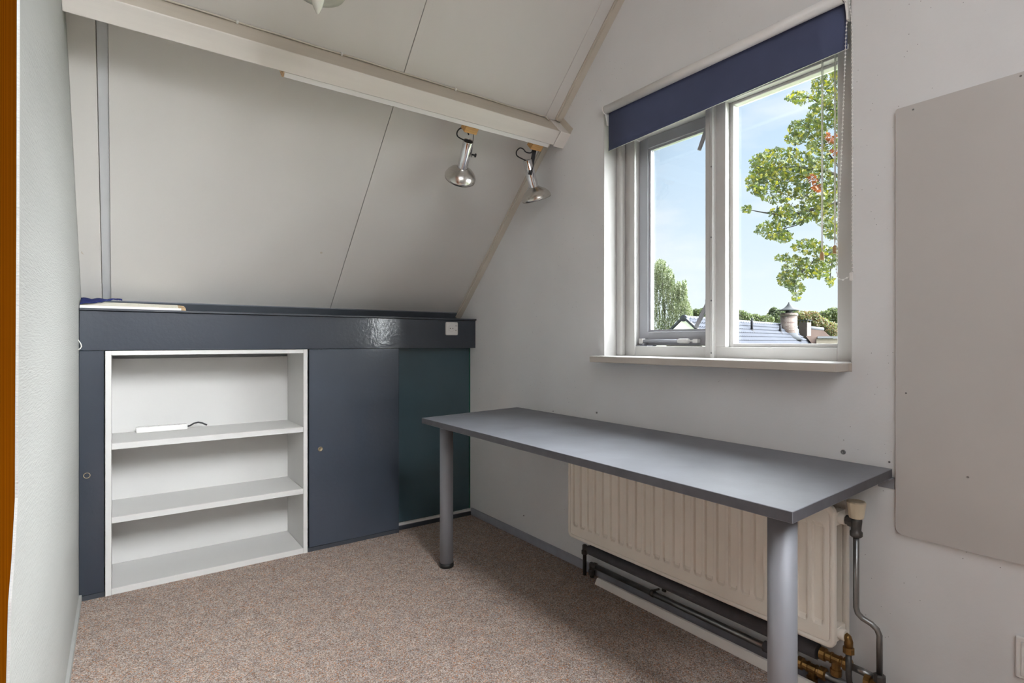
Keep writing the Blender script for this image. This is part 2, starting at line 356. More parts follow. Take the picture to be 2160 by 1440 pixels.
rwo.rotation_euler = nrm.to_track_quat('-Z', 'X').to_euler(); rw.size = 1.05; rw.size_y = 1.2

# trim strip where slope meets the window wall
t1 = MB(); t1.sbox(1.852, XW, -0.045, 1.300, 0.0, 0.020); t1.sbox(1.852, XW, 1.392, SR-0.02, 0.0, 0.020)
t1.sbox(1.846, 1.852, -0.045, 1.300, 0.0, 0.010); t1.sbox(1.846, 1.852, 1.392, SR-0.02, 0.0, 0.010)
tag(t1.build('trim_1', M['trim']), 'narrow cream trim following the slope along the window wall', 'trim', kind='structure')
# baseboards
b = MB().box((1.872, YB, 0), (XW, 3.07, 0.045)); bo = b.build('baseboard_right', M['lilac'], bevel=0.002, seg=1)
tag(bo, 'low lilac-grey baseboard under the window wall', 'baseboard', kind='structure')
b = MB().box((XL, 1.37, 0), (XL+0.010, 3.03, 0.030)); tag(b.build('baseboard_left', M['wall_left']), 'thin white baseboard strip under the papered wall', 'baseboard', kind='structure')

# ------------------------------------------------------------------ window
win = thing('window_1', 'white two-light window with a grey opening casement', 'window', (2.03, 1.33, 1.062), kind='structure')
XF = 2.0; XS = 2.05
fr = M['frame']
def jamb(mb, y0, y1, z0, z1, x0=XF, x1=2.095): mb.box((x0, y0, z0), (x1, y1, z1))
ZR = 1.110; ZT = 2.105
m = MB(); jamb(m, 1.799, WY1, 1.062, WZ1); m.build('frame_stile', fr, win, bevel=0.002, seg=1)
m = MB(); m.box((1.966, 1.836, 1.062), (XF, WY1, WZ1)); m.build('corner_bead', fr, win, bevel=0.012, seg=4)
m = MB(); m.box((1.994, 1.778, 1.066), (XF+0.005, 1.799+.012, WZ1)); m.build('cover_strip', fr, win, bevel=0.002, seg=1)
m = MB(); jamb(m, WY0-0.02, 0.875, 1.062, WZ1); m.build('frame_stile', fr, win, bevel=0.002, seg=1)
m = MB(); jamb(m, 0.875, 1.799, 1.062, ZR); m.build('frame_rail', fr, win, bevel=0.002, seg=1)
m = MB(); jamb(m, 0.875, 1.799, ZT, WZ1); m.build('frame_rail', fr, win, bevel=0.002, seg=1)
m = MB(); jamb(m, 1.301, 1.365, ZR, ZT); m.build('mullion', fr, win, bevel=0.002, seg=1)
m = MB(); m.box((1.985, 1.343, 1.062), (XF+.002, 1.385, WZ1)); m.box((1.978, 1.345, 1.062), (1.985, 1.358, WZ1)); m.build('mullion_strip', fr, win, bevel=0.002, seg=1)
for zz in (1.085, 1.30, 1.56, 1.85):
    MB().lathe((1.978, 1.3515, zz), (-1,0,0), [(.004, 0), (.003, .001)], 10).build('screw', M['screw'], win)
# glazing beads of the fixed light
m = MB(); m.box((XS-.02, 1.285, ZR), (XS+.02, 1.301, ZT)); m.box((XS-.02, .875, ZR), (XS+.02, .884, ZT)); m.box((XS-.02, .884, ZR), (XS+.02, 1.285, ZR+.014)); m.box((XS-.02, .884, ZT-.012), (XS+.02, 1.285, ZT)); m.build('glazing_bead', fr, win, bevel=0.002, seg=1)
MB().box((XS+.006, .884, ZR+.014), (XS+.010, 1.285, ZT-.012)).build('pane', M['glass'], win)
# opening casement (grey), set back in the frame
m = MB(); ya, yb = 1.370, 1.797
za, zb = ZR+.004, ZT-.004
m.box((XS, yb-.052, za), (2.09, yb, zb)); m.box((XS, ya-.005, za), (2.09, ya+.042, zb)); m.box((XS, ya+.042, za), (2.09, yb-.052, za+.064)); m.box((XS, ya+.042, zb-.05), (2.09, yb-.052, zb))
sa = m.build('casement', M['sash'], win, bevel=0.002, seg=1)
m = MB(); y0, y1, z0, z1 = ya+.042, yb-.052, za+.064, zb-.05
m.box((XS+.008, y1-.012, z0), (XS+.03, y1, z1)); m.box((XS+.008, y0, z0), (XS+.03, y0+.012, z1)); m.box((XS+.008, y0+.012, z0), (XS+.03, y1-.012, z0+.010)); m.box((XS+.008, y0+.012, z1-.01), (XS+.03, y1-.012, z1)); m.build('glazing_bead', M['sash'], sa)
MB().box((XS+.018, y0+.012, z0+.01), (XS+.022, y1-.012, z1-.01)).build('pane', M['glass'], sa)
# two casement handles hanging at an angle
for (a, bb) in (((1496, 262), (1476, 318)), ((1494, 641), (1469, 691))):
    p = onX(*a, 2.035); q = onX(*bb, 2.035)
    h = MB(); d = (q-p).normalized(); sd = Vector((0, d.z, -d.y))*0.010
    h.prism([p+sd, p-sd, q-sd*.8, q+sd*.8], (-0.010, 0, 0)); h.box((2.02, p.y-.012, p.z-.02), (2.05, p.y+.006, p.z+.02))
    h.build('casement_handle', M['sash'], win, bevel=0.002, seg=1)
# telescopic friction stay on the casement's bottom rail
st = MB(); zst = onX(1400, 719, 2.03).z
P = lambda px: onX(px, 719, 2.03).y
st.box((2.018, P(1352)-.018, zst-.012), (2.042, P(1352)+.004, zst+.012)); s0 = st.build('stay_bracket', M['frame'], win, bevel=0.002)
st = MB(); st.cyl((2.03, P(1358), zst), (2.03, P(1432), zst), .0075, n=14); st.build('stay_tube', M['alu'], win)
st = MB(); st.lathe((2.03, P(1430), zst), (0,-1,0), [(.0085,0),(.011,.01),(.0115,.05),(.010,.058)], 14); st.build('stay_collar', M['frame'], win)
st = MB(); st.cyl((2.03, P(1454), zst), (2.03, P(1466), zst), .003, n=10); st.box((2.02, P(1474), zst-.008), (2.042, P(1464), zst+.008)); st.build('stay_rod', M['frame'], win)
st = MB(); st.box((2.012, P(1370), ZR), (2.05, P(1343), ZR+.004)); st.box((2.022, P(1360)-.004, ZR+.004), (2.038, P(1360)+.01, zst-.01)); st.build('stay_plate', M['alu'], win)
# inner sill board
m = MB(); m.box((1.795, 0.790, WZ0), (XW, 1.878, 1.062)); m.box((XW, WY0, WZ0), (XF+.01, WY1, 1.062)); m.build('window_sill', M['sill'], win, bevel=0.002, seg=1)
MB().box((1.796, 0.792, 1.0618), (XF, 1.876, 1.0640)).build('sill_top', M['whitep'], win)
# plastered reveal faces
m = MB(); m.box((XW+.001, WY1-.004, 1.064), (1.97, WY1+.001, WZ1)); m.box((XW+.001, WY0-.001, 1.064), (XF, WY0+.003, WZ1)); m.box((XW+.001, WY0+.003, WZ1-.003), (XF, WY1-.004, WZ1+.001)); m.build('reveal_lining', M['frame'], win)

# ------------------------------------------------------------------ ceiling beam and what hangs on it
SB = (3.2-2.198)/cT; BW, BD = 0.077, 0.130
bm_ = thing('ceiling_beam', 'long white painted wooden beam running under the sloping ceiling', 'beam', tuple(S(0.9, SB-BW/2, BD)))
XE = 1.815
bt_ = MB().sbox(XL, XE, SB-BW, SB, 0.0, BD); bt_.m[4] = 1  # upslope face gets the painted shade
bt_.build('beam_timber', [M['beam'], M['beamshade']], bm_, bevel=0.003, seg=2)
MB().sbox(XE+.003, XW, SB-BW-.006, SB+.001, 0.0, BD+.001).build('end_block', M['beam'], bm_, bevel=0.002, seg=1)
MB().sbox(XW-.006, XW+.0005, SB, SB+.030, 0.012, BD-.004).build('wall_plate', M['trim'], bm_)
def xs_on(px, py, s, n):   # X where the ray of a pixel column meets a line along X on the slope frame
    q = S(0, s, n); d = ray(px, py); return d.x*(q.y/d.y)
rx0, rx1 = xs_on(601, 157, SB-BW, BD), xs_on(1160, 311, SB-BW, BD)
rail = thing('lamp_rail', 'slim pale batten under the beam carrying two spotlights', 'rail', tuple(S((rx0+rx1)/2, SB-BW-.021, .10)))
MB().sbox(rx0, rx1, SB-BW-.021, SB-BW-.0005, 0.07, BD-.003).build('rail_profile', M['whitep'], rail, bevel=0.001, seg=1)
MB().sbox(rx0-.008, rx0-.0005, SB-BW-.021, SB-BW-.0005, 0.07, BD-.003).build('rail_end', M['chip'], rail)

# cable clipped along the upper edge of the beam
cb = thing('beam_cable', 'thin cream cable clipped along the top edge of the white beam', 'cable', tuple(S(0.9, SB+.006, .006)))
pts = [S(XL+.005, SB+.005, .005)] + [S(XL + (1.76-XL)*i/24, SB+.005+.0012*math.sin(i*1.7), .0055) for i in range(1, 25)] + [S(1.775, SB+.012, .012), S(1.79, SB+.004, .02), S(1.797, SB+.003, .035)]
MB().tube(pts, .0036, 8).build('cable_run', M['trim'], cb)
for px, py in ((500, 49), (720, 113), (960, 192), (1151, 244)):
    x = xs_on(px, py, SB, .005); MB().sbox(x-.004, x+.004, SB, SB+.011, 0, .012).build('cable_clip', M['whitep'], cb, bevel=.001, seg=1)

def spotlight(label, pblock, ptop, prim, alpha, strap_px, front_strap):
    """one clamp spotlight: wood block under the rail, strap, chrome barrel, spun shade, flex"""
    sb = SB-BW-.0215
    bx = xs_on(pblock[0], pblock[1], sb-.018, .095)
    t = thing('spotlight', label, 'spotlight', tuple(S(bx, sb, .095)), 'spotlights under the beam')
    MB().sbox(bx-.034, bx+.034, sb-.034, sb-.0005, .072, .118).build('mounting_block', M['pine'], t, bevel=.0015, seg=1)
    D0 = (S(bx, sb-.034, .095)-CAM).dot(FW)
    v = ray((ptop[0]+prim[0])/2, (ptop[1]+prim[1])/2).normalized()
    wv = RT*(prim[0]-ptop[0]) - UP*(prim[1]-ptop[1]); wv = (wv - v*wv.dot(v)).normalized()
    a = (v*math.cos(alpha) + wv*math.sin(alpha)).normalized()
    T = atD(ptop[0], ptop[1], D0)
    Lb = 0.146; R = 0.0250
    br = MB(); br.lathe(T, a, [(R-.003, .003), (R-.002, 0), (R, .002), (R, Lb)], 28, cap0=False, cap1=False); br.build('barrel', M['chrome'], t)
    MB().lathe(T, a, [(R-.0025, .003), (.004, .003)], 28, cap0=False, cap1=True).build('barrel_cap', M['black'], t)
    prof = [(R+.001, Lb-.006), (R+.006, Lb-.001), (.044, Lb+.007), (.058, Lb+.016), (.069, Lb+.028), (.0755, Lb+.040), (.0775, Lb+.045), (.0775, Lb+.058), (.075, Lb+.058), (.074, Lb+.046), (.064, Lb+.030), (.04, Lb+.016), (.02, Lb+.010)]
    sh = MB().lathe(T, a, prof, 40, cap0=False, cap1=True).build('shade', M['brushed'], t)
    MB().ball(T+a*(Lb+.030), .022, 14, 8).build('bulb', M['whitep'], t)
    # strap from the block to the side of the barrel
    blk = S(bx, sb-.0345, .095)
    side = a.cross(v).normalized()
    if side.dot(RT) < 0: side = -side
    mid = T + a*.062
    if front_strap:
        tow = -(v - a*v.dot(a)).normalized(); anc = mid + tow*(R+.004); wd = RT
        b0 = blk + Vector((.006, 0, 0)); outw = tow
    else:
        anc = mid + side*(R+.004); wd = a.cross(side).normalized(); b0 = blk + RT*.026; outw = side
    s = MB()
    def strap(p, q, wid, th):
        d = (q-p).normalized(); wv2 = (wid - d*wid.dot(d)).normalized()*.0100; n2 = d.cross(wv2).normalized()*th
        s.hexa([p+wv2+n2, p-wv2+n2, p-wv2-n2, p+wv2-n2, q+wv2+n2, q-wv2+n2, q-wv2-n2, q+wv2-n2])
    e2 = anc + (anc-b0).normalized()*.012
    strap(b0, e2, wd, .0012); strap(blk - RT*.004, b0, wd, .0012)
    s.build('strap', M['black'], t)
    k = MB(); k.cyl(anc, anc+outw*.014, .004, n=10)
    if not front_strap: k.lathe(anc+outw*.014, outw, [(.004, 0), (.010, .002), (.010, .008), (.006, .010)], 8)
    k.build('knob', M['black'], t)
    c0 = blk + RT*(-.004); c3 = T + a*.004
    lp = [c0, c0*.75+c3*.25 - RT*.012, c0*.45+c3*.55 - RT*.006 + a*-.004]
    lf = T - a*.004
    ctr = lf - RT*.038 + UP*.030
    flex = [c0, c0*.6+lf*.4 + RT*.003, lf+UP*.035-RT*.004, lf+UP*.052-RT*.020, ctr+UP*.026, ctr-RT*.016+UP*.008, ctr-RT*.012-UP*.014, lf-RT*.018-UP*.002, c3 - RT*.006]
    # smooth with Catmull-Rom
    sm = []
    for i in range(len(flex)-1):
        p0 = flex[max(i-1, 0)]; p1 = flex[i]; p2 = flex[i+1]; p3 = flex[min(i+2, len(flex)-1)]
        for j in range(5):
            u = j/5; sm.append(0.5*((2*p1)+(p2-p0)*u+(2*p0-5*p1+4*p2-p3)*u*u+(3*p1-p0-3*p2+p3)*u**3))
    sm.append(flex[-1])
    MB().tube(sm, .0032, 8).build('flex', M['black'], t)
    return t
spotlight('chrome spotlight at the middle of the beam, black cable loop and side knob', (991, 271), (988, 297), (972, 368), math.radians(62), None, False)
spotlight('chrome spotlight nearest the window wall with a black strap across its barrel', (1129, 306), (1112, 337), (1128, 402), math.radians(84), None, True)

# pendant lamp at the top of the view
pc = atD(676, -5, 1.75)
pl = thing('pendant_lamp', 'frosted glass pendant lamp with a pointed glass finial', 'lamp', tuple(pc))
MB().lathe(pc, (0,0,1), [(.004, .012), (.045, .006), (.074, .012), (.080, .024), (.082, .034), (.078, .034), (.07, .02), (.02, .016)], 40, cap0=True, cap1=True).build('glass_dish', M['greenglass'], pl)
ft = atD(667, 25, 1.73)
MB().lathe((pc.x-.010, pc.y-.003, ft.z), (0,0,1), [(.0008, 0), (.005, .003), (.015, .026), (.020, .046), (.021, .056)], 24).build('finial', M['greenglass'], pl)
MB().cyl((pc.x, pc.y, pc.z+.016), (pc.x, pc.y, zc(pc.y)-.006), .005, n=10).build('stem', M['whitep'], pl)
MB().lathe((pc.x, pc.y, zc(pc.y)-.075), (0,0,1), [(.012, 0), (.045, .02), (.05, .05)], 20).build('canopy', M['whitep'], pl)

# ------------------------------------------------------------------ built-in cupboard under the slope
cu = thing('built_in_cupboard', 'dark slate-grey painted cupboard front with sliding doors under the sloping ceiling', 'cupboard', (0.9, YK, 0))
MB().box((XL+.001, YK, 1.092), (XW-.001, YK+.018, 1.268)).build('header_board', M['slate'], cu, bevel=.002, seg=1)
MB().box((XL+.001, YK-.014, 1.268), (XW-.001, 3.205, 1.279)).build('ledge', M['ledge'], cu, bevel=.003, seg=2)
fd = MB().box((.834, YK+.004, .022), (1.352, YK+.022, 1.091)).build('sliding_door', M['slated'], cu, bevel=.0015, seg=1)
bd = MB().box((1.335, 3.098, .036), (1.876, 3.114, 1.091)).build('sliding_door', M['slate2'], cu, bevel=.0015, seg=1); bd['label'] = 'teal-tinged rear sliding door'
ld = MB().box((XL+.0005, YK+.003, .022), (-.052, YK+.020, 1.091)).build('sliding_door', M['slate'], cu, bevel=.0015, seg=1)
def finger_hole(p, par):
    x, z = p.x, p.z; q = MB().lathe((x, YK+.0035, z), (0,-1,0), [(.0125, 0), (.0130, .002), (.0105, .0025), (.0098, .0005), (.002, .0003)], 24)
    q.build('finger_pull', M['pull'], par)
finger_hole(onY(676, 947, YK), fd); finger_hole(onY(183, 1003, YK), ld)
MB().box((.827, YK+.002, 0), (1.352, YK+.03, .021)).build('base_strip', M['ledge'], cu)
MB().box((1.352, 3.066, 0), (XW-.014, 3.096, .024)).build('base_strip', M['ledge'], cu)
MB().box((1.353, 3.075, .0242), (1.872, 3.097, .035)).build('track', M['whitep'], cu)
MB().box((XL+.006, YK+.002, 0), (-.050, YK+.03, .021)).build('base_strip', M['ledge'], cu)
MB().box((1.8765, 3.097, .036), (XW-.0005, 3.114, 1.091)).build('edge_strip', M['green'], cu)

# ------------------------------------------------------------------ white shelf unit set into the cupboard front
su = thing('shelf_unit', 'white open shelf unit with three shelves set between dark doors', 'shelf', (.388, 3.2, 0))
sx0, sx1, sy1 = -.048, .824, 3.375
MB().box((sx0, YK-.002, 0), (sx0+.022, sy1, 1.090)).build('side_panel', M['white'], su, bevel=.001, seg=1)
MB().box((sx1-.021, YK-.002, 0), (sx1, sy1, 1.090)).build('side_panel', M['white'], su, bevel=.001, seg=1)
MB().box((sx0+.022, YK-.001, 1.070), (sx1-.021, sy1, 1.090)).build('top_panel', M['white'], su, bevel=.001, seg=1)
MB().box((sx0+.022, sy1-.008, .028), (sx1-.021, sy1-.001, 1.046)).build('back_panel', M['white'], su)
for z0, z1, dy in ((0, .028, 0), (.318, .346, .001), (.648, .676, .001)):
    MB().box((sx0+.0225, YK+dy, z0), (sx1-.0215, sy1-.0085, z1)).build('shelf_board', M['white'], su, bevel=.0015, seg=1)

# power strip on the upper shelf
a = onZ(287, 914, .676); c = onZ(397, 907, .676)
a.y = 3.315; c.y = 3.318
ps = thing('power_strip', 'white multi-socket power strip with a cut black cable on the shelf', 'power strip', ((a.x+c.x)/2, 3.32, .676))
q = MB().box((a.x, 3.292, .6765), (c.x, 3.334, .704)).build('strip_body', M['whitep'], ps, bevel=.004, seg=3)
for i in range(5):
    x = a.x + (c.x-a.x)*(i+.5)/5; MB().lathe((x, 3.313, .7035), (0,0,1), [(.0185, 0), (.0185, .003), (.016, .003), (.0155, .0005)], 20).build('socket', M['whitep'], ps)
x0 = c.x
MB().tube([(x0-.002, 3.313, .690), (x0+.012, 3.313, .692), (x0+.03, 3.312, .703), (x0+.05, 3.311, .707), (x0+.068, 3.309, .702), (x0+.084, 3.306, .693), (x0+.090, 3.305, .690)], .0042, 10).build('cable', M['black'], ps)

# wall socket on the header board
p0 = onY(939, 679, YK); p1 = onY(964.5, 707, YK)
so = thing('wall_socket', 'white square power socket on the dark header board', 'socket', ((p0.x+p1.x)/2, YK, p1.z))
MB().box((p0.x, YK-.010, p1.z), (p1.x, YK-.0004, p0.z)).build('socket_plate', M['whitep'], so, bevel=.008, seg=4)
xc, zc_ = p0.x+.040, (p0.z+p1.z)/2+.002
MB().lathe((xc, YK-.0098, zc_), (0,-1,0), [(.021, 0), (.021, .0022), (.0185, .0022), (.0175, .0005)], 28).build('socket_ring', M['whitep'], so)
for dx in (-.0095, .0095): MB().cyl((xc+dx, YK-.0095, zc_), (xc+dx, YK-.0112, zc_), .0028, n=10).build('pin_hole', M['black'], so)
MB().cyl((xc+.031, YK-.0095, zc_-.012), (xc+.031, YK-.0112, zc_-.012), .003, n=10).build('screw', M['screw'], so)
MB().box((xc+.026, YK-.0118, zc_+.014), (xc+.040, YK-.0095, zc_+.018)).build('marking_bar', M['lilac'], so)

# white-edged batten and blue cloth lying on the ledge
ba = thing('laminate_batten', 'cream speckled batten with white edge and broken chipboard end on the ledge', 'batten', (.06, 3.06, 1.279))
xa, xb = XL+.003, .262
t0 = MB(); t0.hexa([(xa,3.030,1.2795),(xb-.02,3.030,1.2795),(xb-.02,3.036,1.2795),(xa,3.036,1.2795),(xa,3.030,1.290),(xb-.02,3.030,1.2895),(xb-.02,3.036,1.2895),(xa,3.036,1.290)]); t0.build('laminate_edge', M['whitep'], ba)
MB().hexa([(xa,3.0365,1.2795),(xb-.03,3.0365,1.2795),(xb-.03,3.10,1.2795),(xa,3.10,1.2795),(xa,3.040,1.291),(xb-.03,3.040,1.2905),(xb-.03,3.10,1.308),(xa,3.10,1.312)]).build('batten_face', M['speck'], ba)
MB().hexa([(xb-.0295,3.031,1.2795),(xb,3.031,1.2795),(xb,3.10,1.2795),(xb-.0295,3.10,1.2795),(xb-.0295,3.035,1.2905),(xb-.002,3.035,1.292),(xb-.004,3.10,1.305),(xb-.0295,3.10,1.3078)]).build('broken_end', M['chip'], ba)
cl_ = MB(); nx, ny = 16, 7; vs = []; random.seed(3)
for i in range(nx+1):
    for j in range(ny+1):
        u = i/nx; w_ = j/ny
        x = XL+.004 + u*.15
        yy = 3.012 + w_*.105 + .012*math.sin(u*5) * (1-w_)
        lo = 3.012 + u*.135      # cloth narrows to the back as it runs along the batten
        yy = max(yy, min(lo, 3.115))
        zb = 1.2910 + max(0, yy-3.040)/.06*.021 if yy > 3.026 else 1.291
        z = zb + .004 + .006*abs(math.sin(u*9+w_*4)) + .004*math.sin(w_*7)**2
        vs.append((x, yy, z))
fs = [(i*(ny+1)+j, (i+1)*(ny+1)+j, (i+1)*(ny+1)+j+1, i*(ny+1)+j+1) for i in range(nx) for j in range(ny)]
cl_.add(vs, fs, 0, True)
co = cl_.build('blue_cloth', M['blue'], recalc=True); tag(co, 'crumpled dark blue cloth draped over the batten beside the papered wall', 'cloth')
mdf = co.modifiers.new('thickness', 'SOLIDIFY'); mdf.thickness = .002

# white cord loop by the papered wall
p = onY(168, 727, 2.98)
lp = [onY(*q, 2.98) for q in ((160, 710), (164, 716), (170, 724), (172, 730), (169, 735), (163, 738))]
tag(MB().tube(lp, .0022, 8).build('cord_loop', M['cord']), 'small white cord loop sticking out from the papered wall', 'cord')

# ------------------------------------------------------------------ desk
dk = thing('desk', 'long anthracite desk on silver tube legs against the window wall', 'desk', (1.55, 1.58, 0))
zt, zu = .752, .725
cs = [(1.228, 2.482), (1.880, 2.566), (1.874, .666), (1.218, .626)]
tp = MB(); tp.add([(x, y, zu) for x, y in cs] + [(x, y, zt) for x, y in cs], [(0,1,2,3)], 0); tp.v = tp.v; tp.f = []; tp.m = []; tp.sm = []
for f_, mi in (((3,2,1,0), 1), ((4,5,6,7), 0), ((0,1,5,4), 1), ((1,2,6,5), 1), ((2,3,7,6), 1), ((3,0,4,7), 1)): tp.f.append(list(f_)); tp.m.append(mi); tp.sm.append(False)
tp.build('desk_top', [M['desk'], M['deskedge']], dk, bevel=.0015, seg=2)
for (lx, ly) in ((1.343, 2.436), (1.322, .705)):
    lg = MB().lathe((lx, ly, .022), (0,0,1), [(.0335, 0), (.0335, zu-.022-.004)], 36, cap0=True).build('leg', M['alu'], dk)
    MB().lathe((lx, ly, zu-.004), (0,0,1), [(.045, 0), (.045, .0038)], 30).build('mounting_plate', M['alu'], dk)
    MB().lathe((lx, ly, 0.0005), (0,0,1), [(.0355, 0), (.0365, .006), (.0355, .0215)], 36).build('foot', M['rubber'], lg)
# angle bracket holding the back corner to the wall
k = MB(); yb_ = onX(1870, 1020, XW).y
k.box((XW-.003, yb_-.022, .690), (XW-.0003, yb_+.022, zu)); k.box((XW-.045, yb_-.022, zu-.003), (XW-.003, yb_+.022, zu-.0003)); k.cyl((XW-.003, yb_+.008, .708), (XW-.006, yb_+.008, .708), .006, n=12)
k.build('wall_bracket', M['alu'], dk)

# ------------------------------------------------------------------ radiator
RX, RY0, RY1, RZ0, RZ1 = 1.760, .778, 1.990, .196, .632
ra = thing('radiator', 'cream ribbed double panel radiator under the desk', 'radiator', (1.81, 1.38, RZ0))
def rib_panel(xf, back, face):
    """embossed steel panel: vertical channels with rounded ends; face=-1 looks into the room"""
    mb = MB(); nr = 24; pitch = (RY1-RY0-.03)/nr; ys = [RY0, RY0+.006]
    for i in range(nr):
        c0 = RY0+.015+pitch*(i+.5)
        for q in (-.46, -.36, -.28, -.20, .20, .28, .36, .46): ys.append(c0+q*pitch)
    ys += [RY1-.006, RY1]
    zs = [RZ0, RZ0+.006, RZ0+.016, RZ0+.040, RZ0+.046, RZ0+.053, RZ0+.062, RZ1-.062, RZ1-.053, RZ1-.046, RZ1-.040, RZ1-.016, RZ1-.006, RZ1]
    def dep(y, z):
        d = 0
        ey = min(y-RY0, RY1-y); ez = min(z-RZ0, RZ1-z); em = min(ey, ez)
        if em < .004: return .006
        if em < .010: d = .0
        u = (y-RY0-.015)/pitch; fcl = u-math.floor(u)-.5
        if 0 < u < nr:
            g_ = max(0, min(1, (.37-abs(fcl))/.09))
            hw = .30*(1-min(1, max(0, (ez-.040)/.018)))
            g_ = max(0, min(1, (.38-hw-abs(fcl))/.14)) if ez < .058 else g_
            if ez < .040: g_ = 0
            d = max(d, .0)+.0095*g_
        return d
    vs = []; nz = len(zs)
    for y in ys:
        for z in zs:
            vs.append((xf - face*dep(y, z), y, z))
    fs = [(i*nz+j, (i+1)*nz+j, (i+1)*nz+j+1, i*nz+j+1) for i in range(len(ys)-1) for j in range(nz-1)]
    mb.add(vs, fs, 0, False)
    mb.box((min(xf-face*.0100, xf-face*.013), RY0+.001, RZ0+.001), (max(xf-face*.0100, xf-face*.013), RY1-.001, RZ1-.001))
    return mb
# rounded corners come from a rim frame
def rim(x0, x1):
    mb = MB(); r = .022; pts = []
    for (cy, cz, a0) in ((RY1-r, RZ1-r, 0), (RY0+r, RZ1-r, 90), (RY0+r, RZ0+r, 180), (RY1-r, RZ0+r, 270)):
        for i in range(7): an = math.radians(a0+15*i); pts.append((cy+r*math.cos(an), cz+r*math.sin(an)))
    n = len(pts); cyc, czc = (RY0+RY1)/2, (RZ0+RZ1)/2
    def inset(p, q): 
        return (p[0]+(-q if p[0] > cyc else q), p[1]+(-q if p[1] > czc else q))
    vs = []
    for x, ins in ((x1, 0), (x0+.004, 0), (x0+.001, .002), (x0, .005), (x0, .012), (x0+.004, .016), (x1, .016)):
        vs += [(x,)+inset(p, ins) for p in pts]
    fs = [(k*n+i, k*n+(i+1)%n, (k+1)*n+(i+1)%n, (k+1)*n+i) for k in range(6) for i in range(n)]
    mb.add(vs, fs, 0, True); return mb
SHR = .012
sv = (RY0, RY1, RZ0, RZ1)
RY0, RY1, RZ0, RZ1 = RY0+SHR, RY1-SHR, RZ0+SHR, RZ1-SHR
fp = rib_panel(RX+.002, 0, -1).build('front_panel', M['radiator'], ra)
RY0, RY1, RZ0, RZ1 = sv
rim(RX, RX+.015).build('panel_rim', M['radiator'], fp)
RY0, RY1, RZ0, RZ1 = RY0+SHR, RY1-SHR, RZ0+SHR, RZ1-SHR
rp_ = rib_panel(1.847, 0, -1).build('rear_panel', M['radiator'], ra)
RY0, RY1, RZ0, RZ1 = sv
rim(1.845, 1.860).build('panel_rim', M['radiator'], rp_)
m = MB(); XR = 1.808
for z in (RZ0+.035, RZ1-.045): m = MB(); m.cyl((XR, RY0-.012, z), (XR, RY0+.03, z), .017, n=18); m.box((RX+.014, RY0+.006, z-.02), (1.847, RY0+.03, z+.02)); m.build('connection_boss', M['radiator'], ra)
for yy in (1.05, 1.72): MB().box((1.862, yy, RZ0+.05), (XW-.0003, yy+.03, RZ1-.05)).build('wall_bracket', M['whitep'], ra)
# valve with its ivory knob
zv = RZ1-.045
yv = onX(1806, 1110, XR).y
m = MB(); m.lathe((XR, RY0-.012, zv), (0,-1,0), [(.013, 0), (.015, .002), (.015, .008), (.019, .009), (.019, .022), (.013, .024), (.012, RY0-.012-yv)], 8, sharp=True)
m.build('union_nut', M['darksteel'], ra)
m = MB(); m.lathe((XR, yv, zv-.045), (0,0,1), [(.013, 0), (.017, .004), (.017, .016), (.0135, .020), (.0145, .035), (.016, .048), (.015, .058)], 20); m.build('valve_body', M['darksteel'], ra)
m = MB(); m.lathe((XR, yv, zv+.012), (0,0,1), [(.0185, 0), (.020, .003), (.0255, .042), (.0265, .048), (.023, .052), (.012, .048)], 12, sharp=True); m.build('valve_knob', M['cream'], ra, bevel=.001, seg=1)

# ------------------------------------------------------------------ heating pipes along the wall
hp = thing('heating_pipes', 'pair of heating pipes with brass fittings along the foot of the window wall', 'pipes', (1.84, 1.3, 0))
XU, ZU = 1.838, .135
yl = onX(1240, 1165, XU).y; yr = onX(1734, 1380, XU).y
m = MB(); m.cyl((XU, yl-.02, ZU), (XU, yr+.012, ZU-.006), .0245, n=24); o_ = m.build('foam_insulation', M['foam'], hp)
m = MB(); m.tube([(XU, yl-.01, ZU), (XU, yl+.012, ZU), (XU, yl+.020, ZU-.006), (XU, yl+.022, ZU-.018), (XU, yl+.022, .001)], .0095, 12); m.build('drop_pipe', M['darksteel'], hp)
m = MB(); m.lathe((XU, yl-.018, ZU), (0,1,0), [(.013, 0), (.016, .004), (.016, .016), (.012, .018), (.012, .036)], 10, sharp=True); m.lathe((XU, yl+.022, ZU-.034), (0,0,1), [(.014, 0), (.016, .003), (.016, .018), (.012, .021), (.012, .042), (.008, .046)], 10, sharp=True); m.build('elbow_fitting', M['darksteel'], hp)
XD, ZD = 1.848, .060
yl2 = onX(1252, 1195, XD).y; yr2 = onX(1694, 1405, XD).y
m = MB(); m.cyl((XD-.0, yl2-.004, ZD), (XD, .62, ZD-.002), .0120, n=18); m.build('lower_pipe', M['steel'], hp)
m = MB(); m.lathe((XD, yl2-.018, ZD), (0,1,0), [(.0135, 0), (.0165, .004), (.0165, .014), (.0125, .017), (.0125, .034)], 10, sharp=True); m.lathe((XD, yl2+.012, .012), (0,0,1), [(.0135, 0), (.016, .003), (.016, .022), (.0125, .026), (.0125, .056)], 10, sharp=True); m.cyl((XD, yl2+.012, .0005), (XD, yl2+.012, .02), .009, n=12); m.build('elbow_fitting', M['darksteel'], hp)
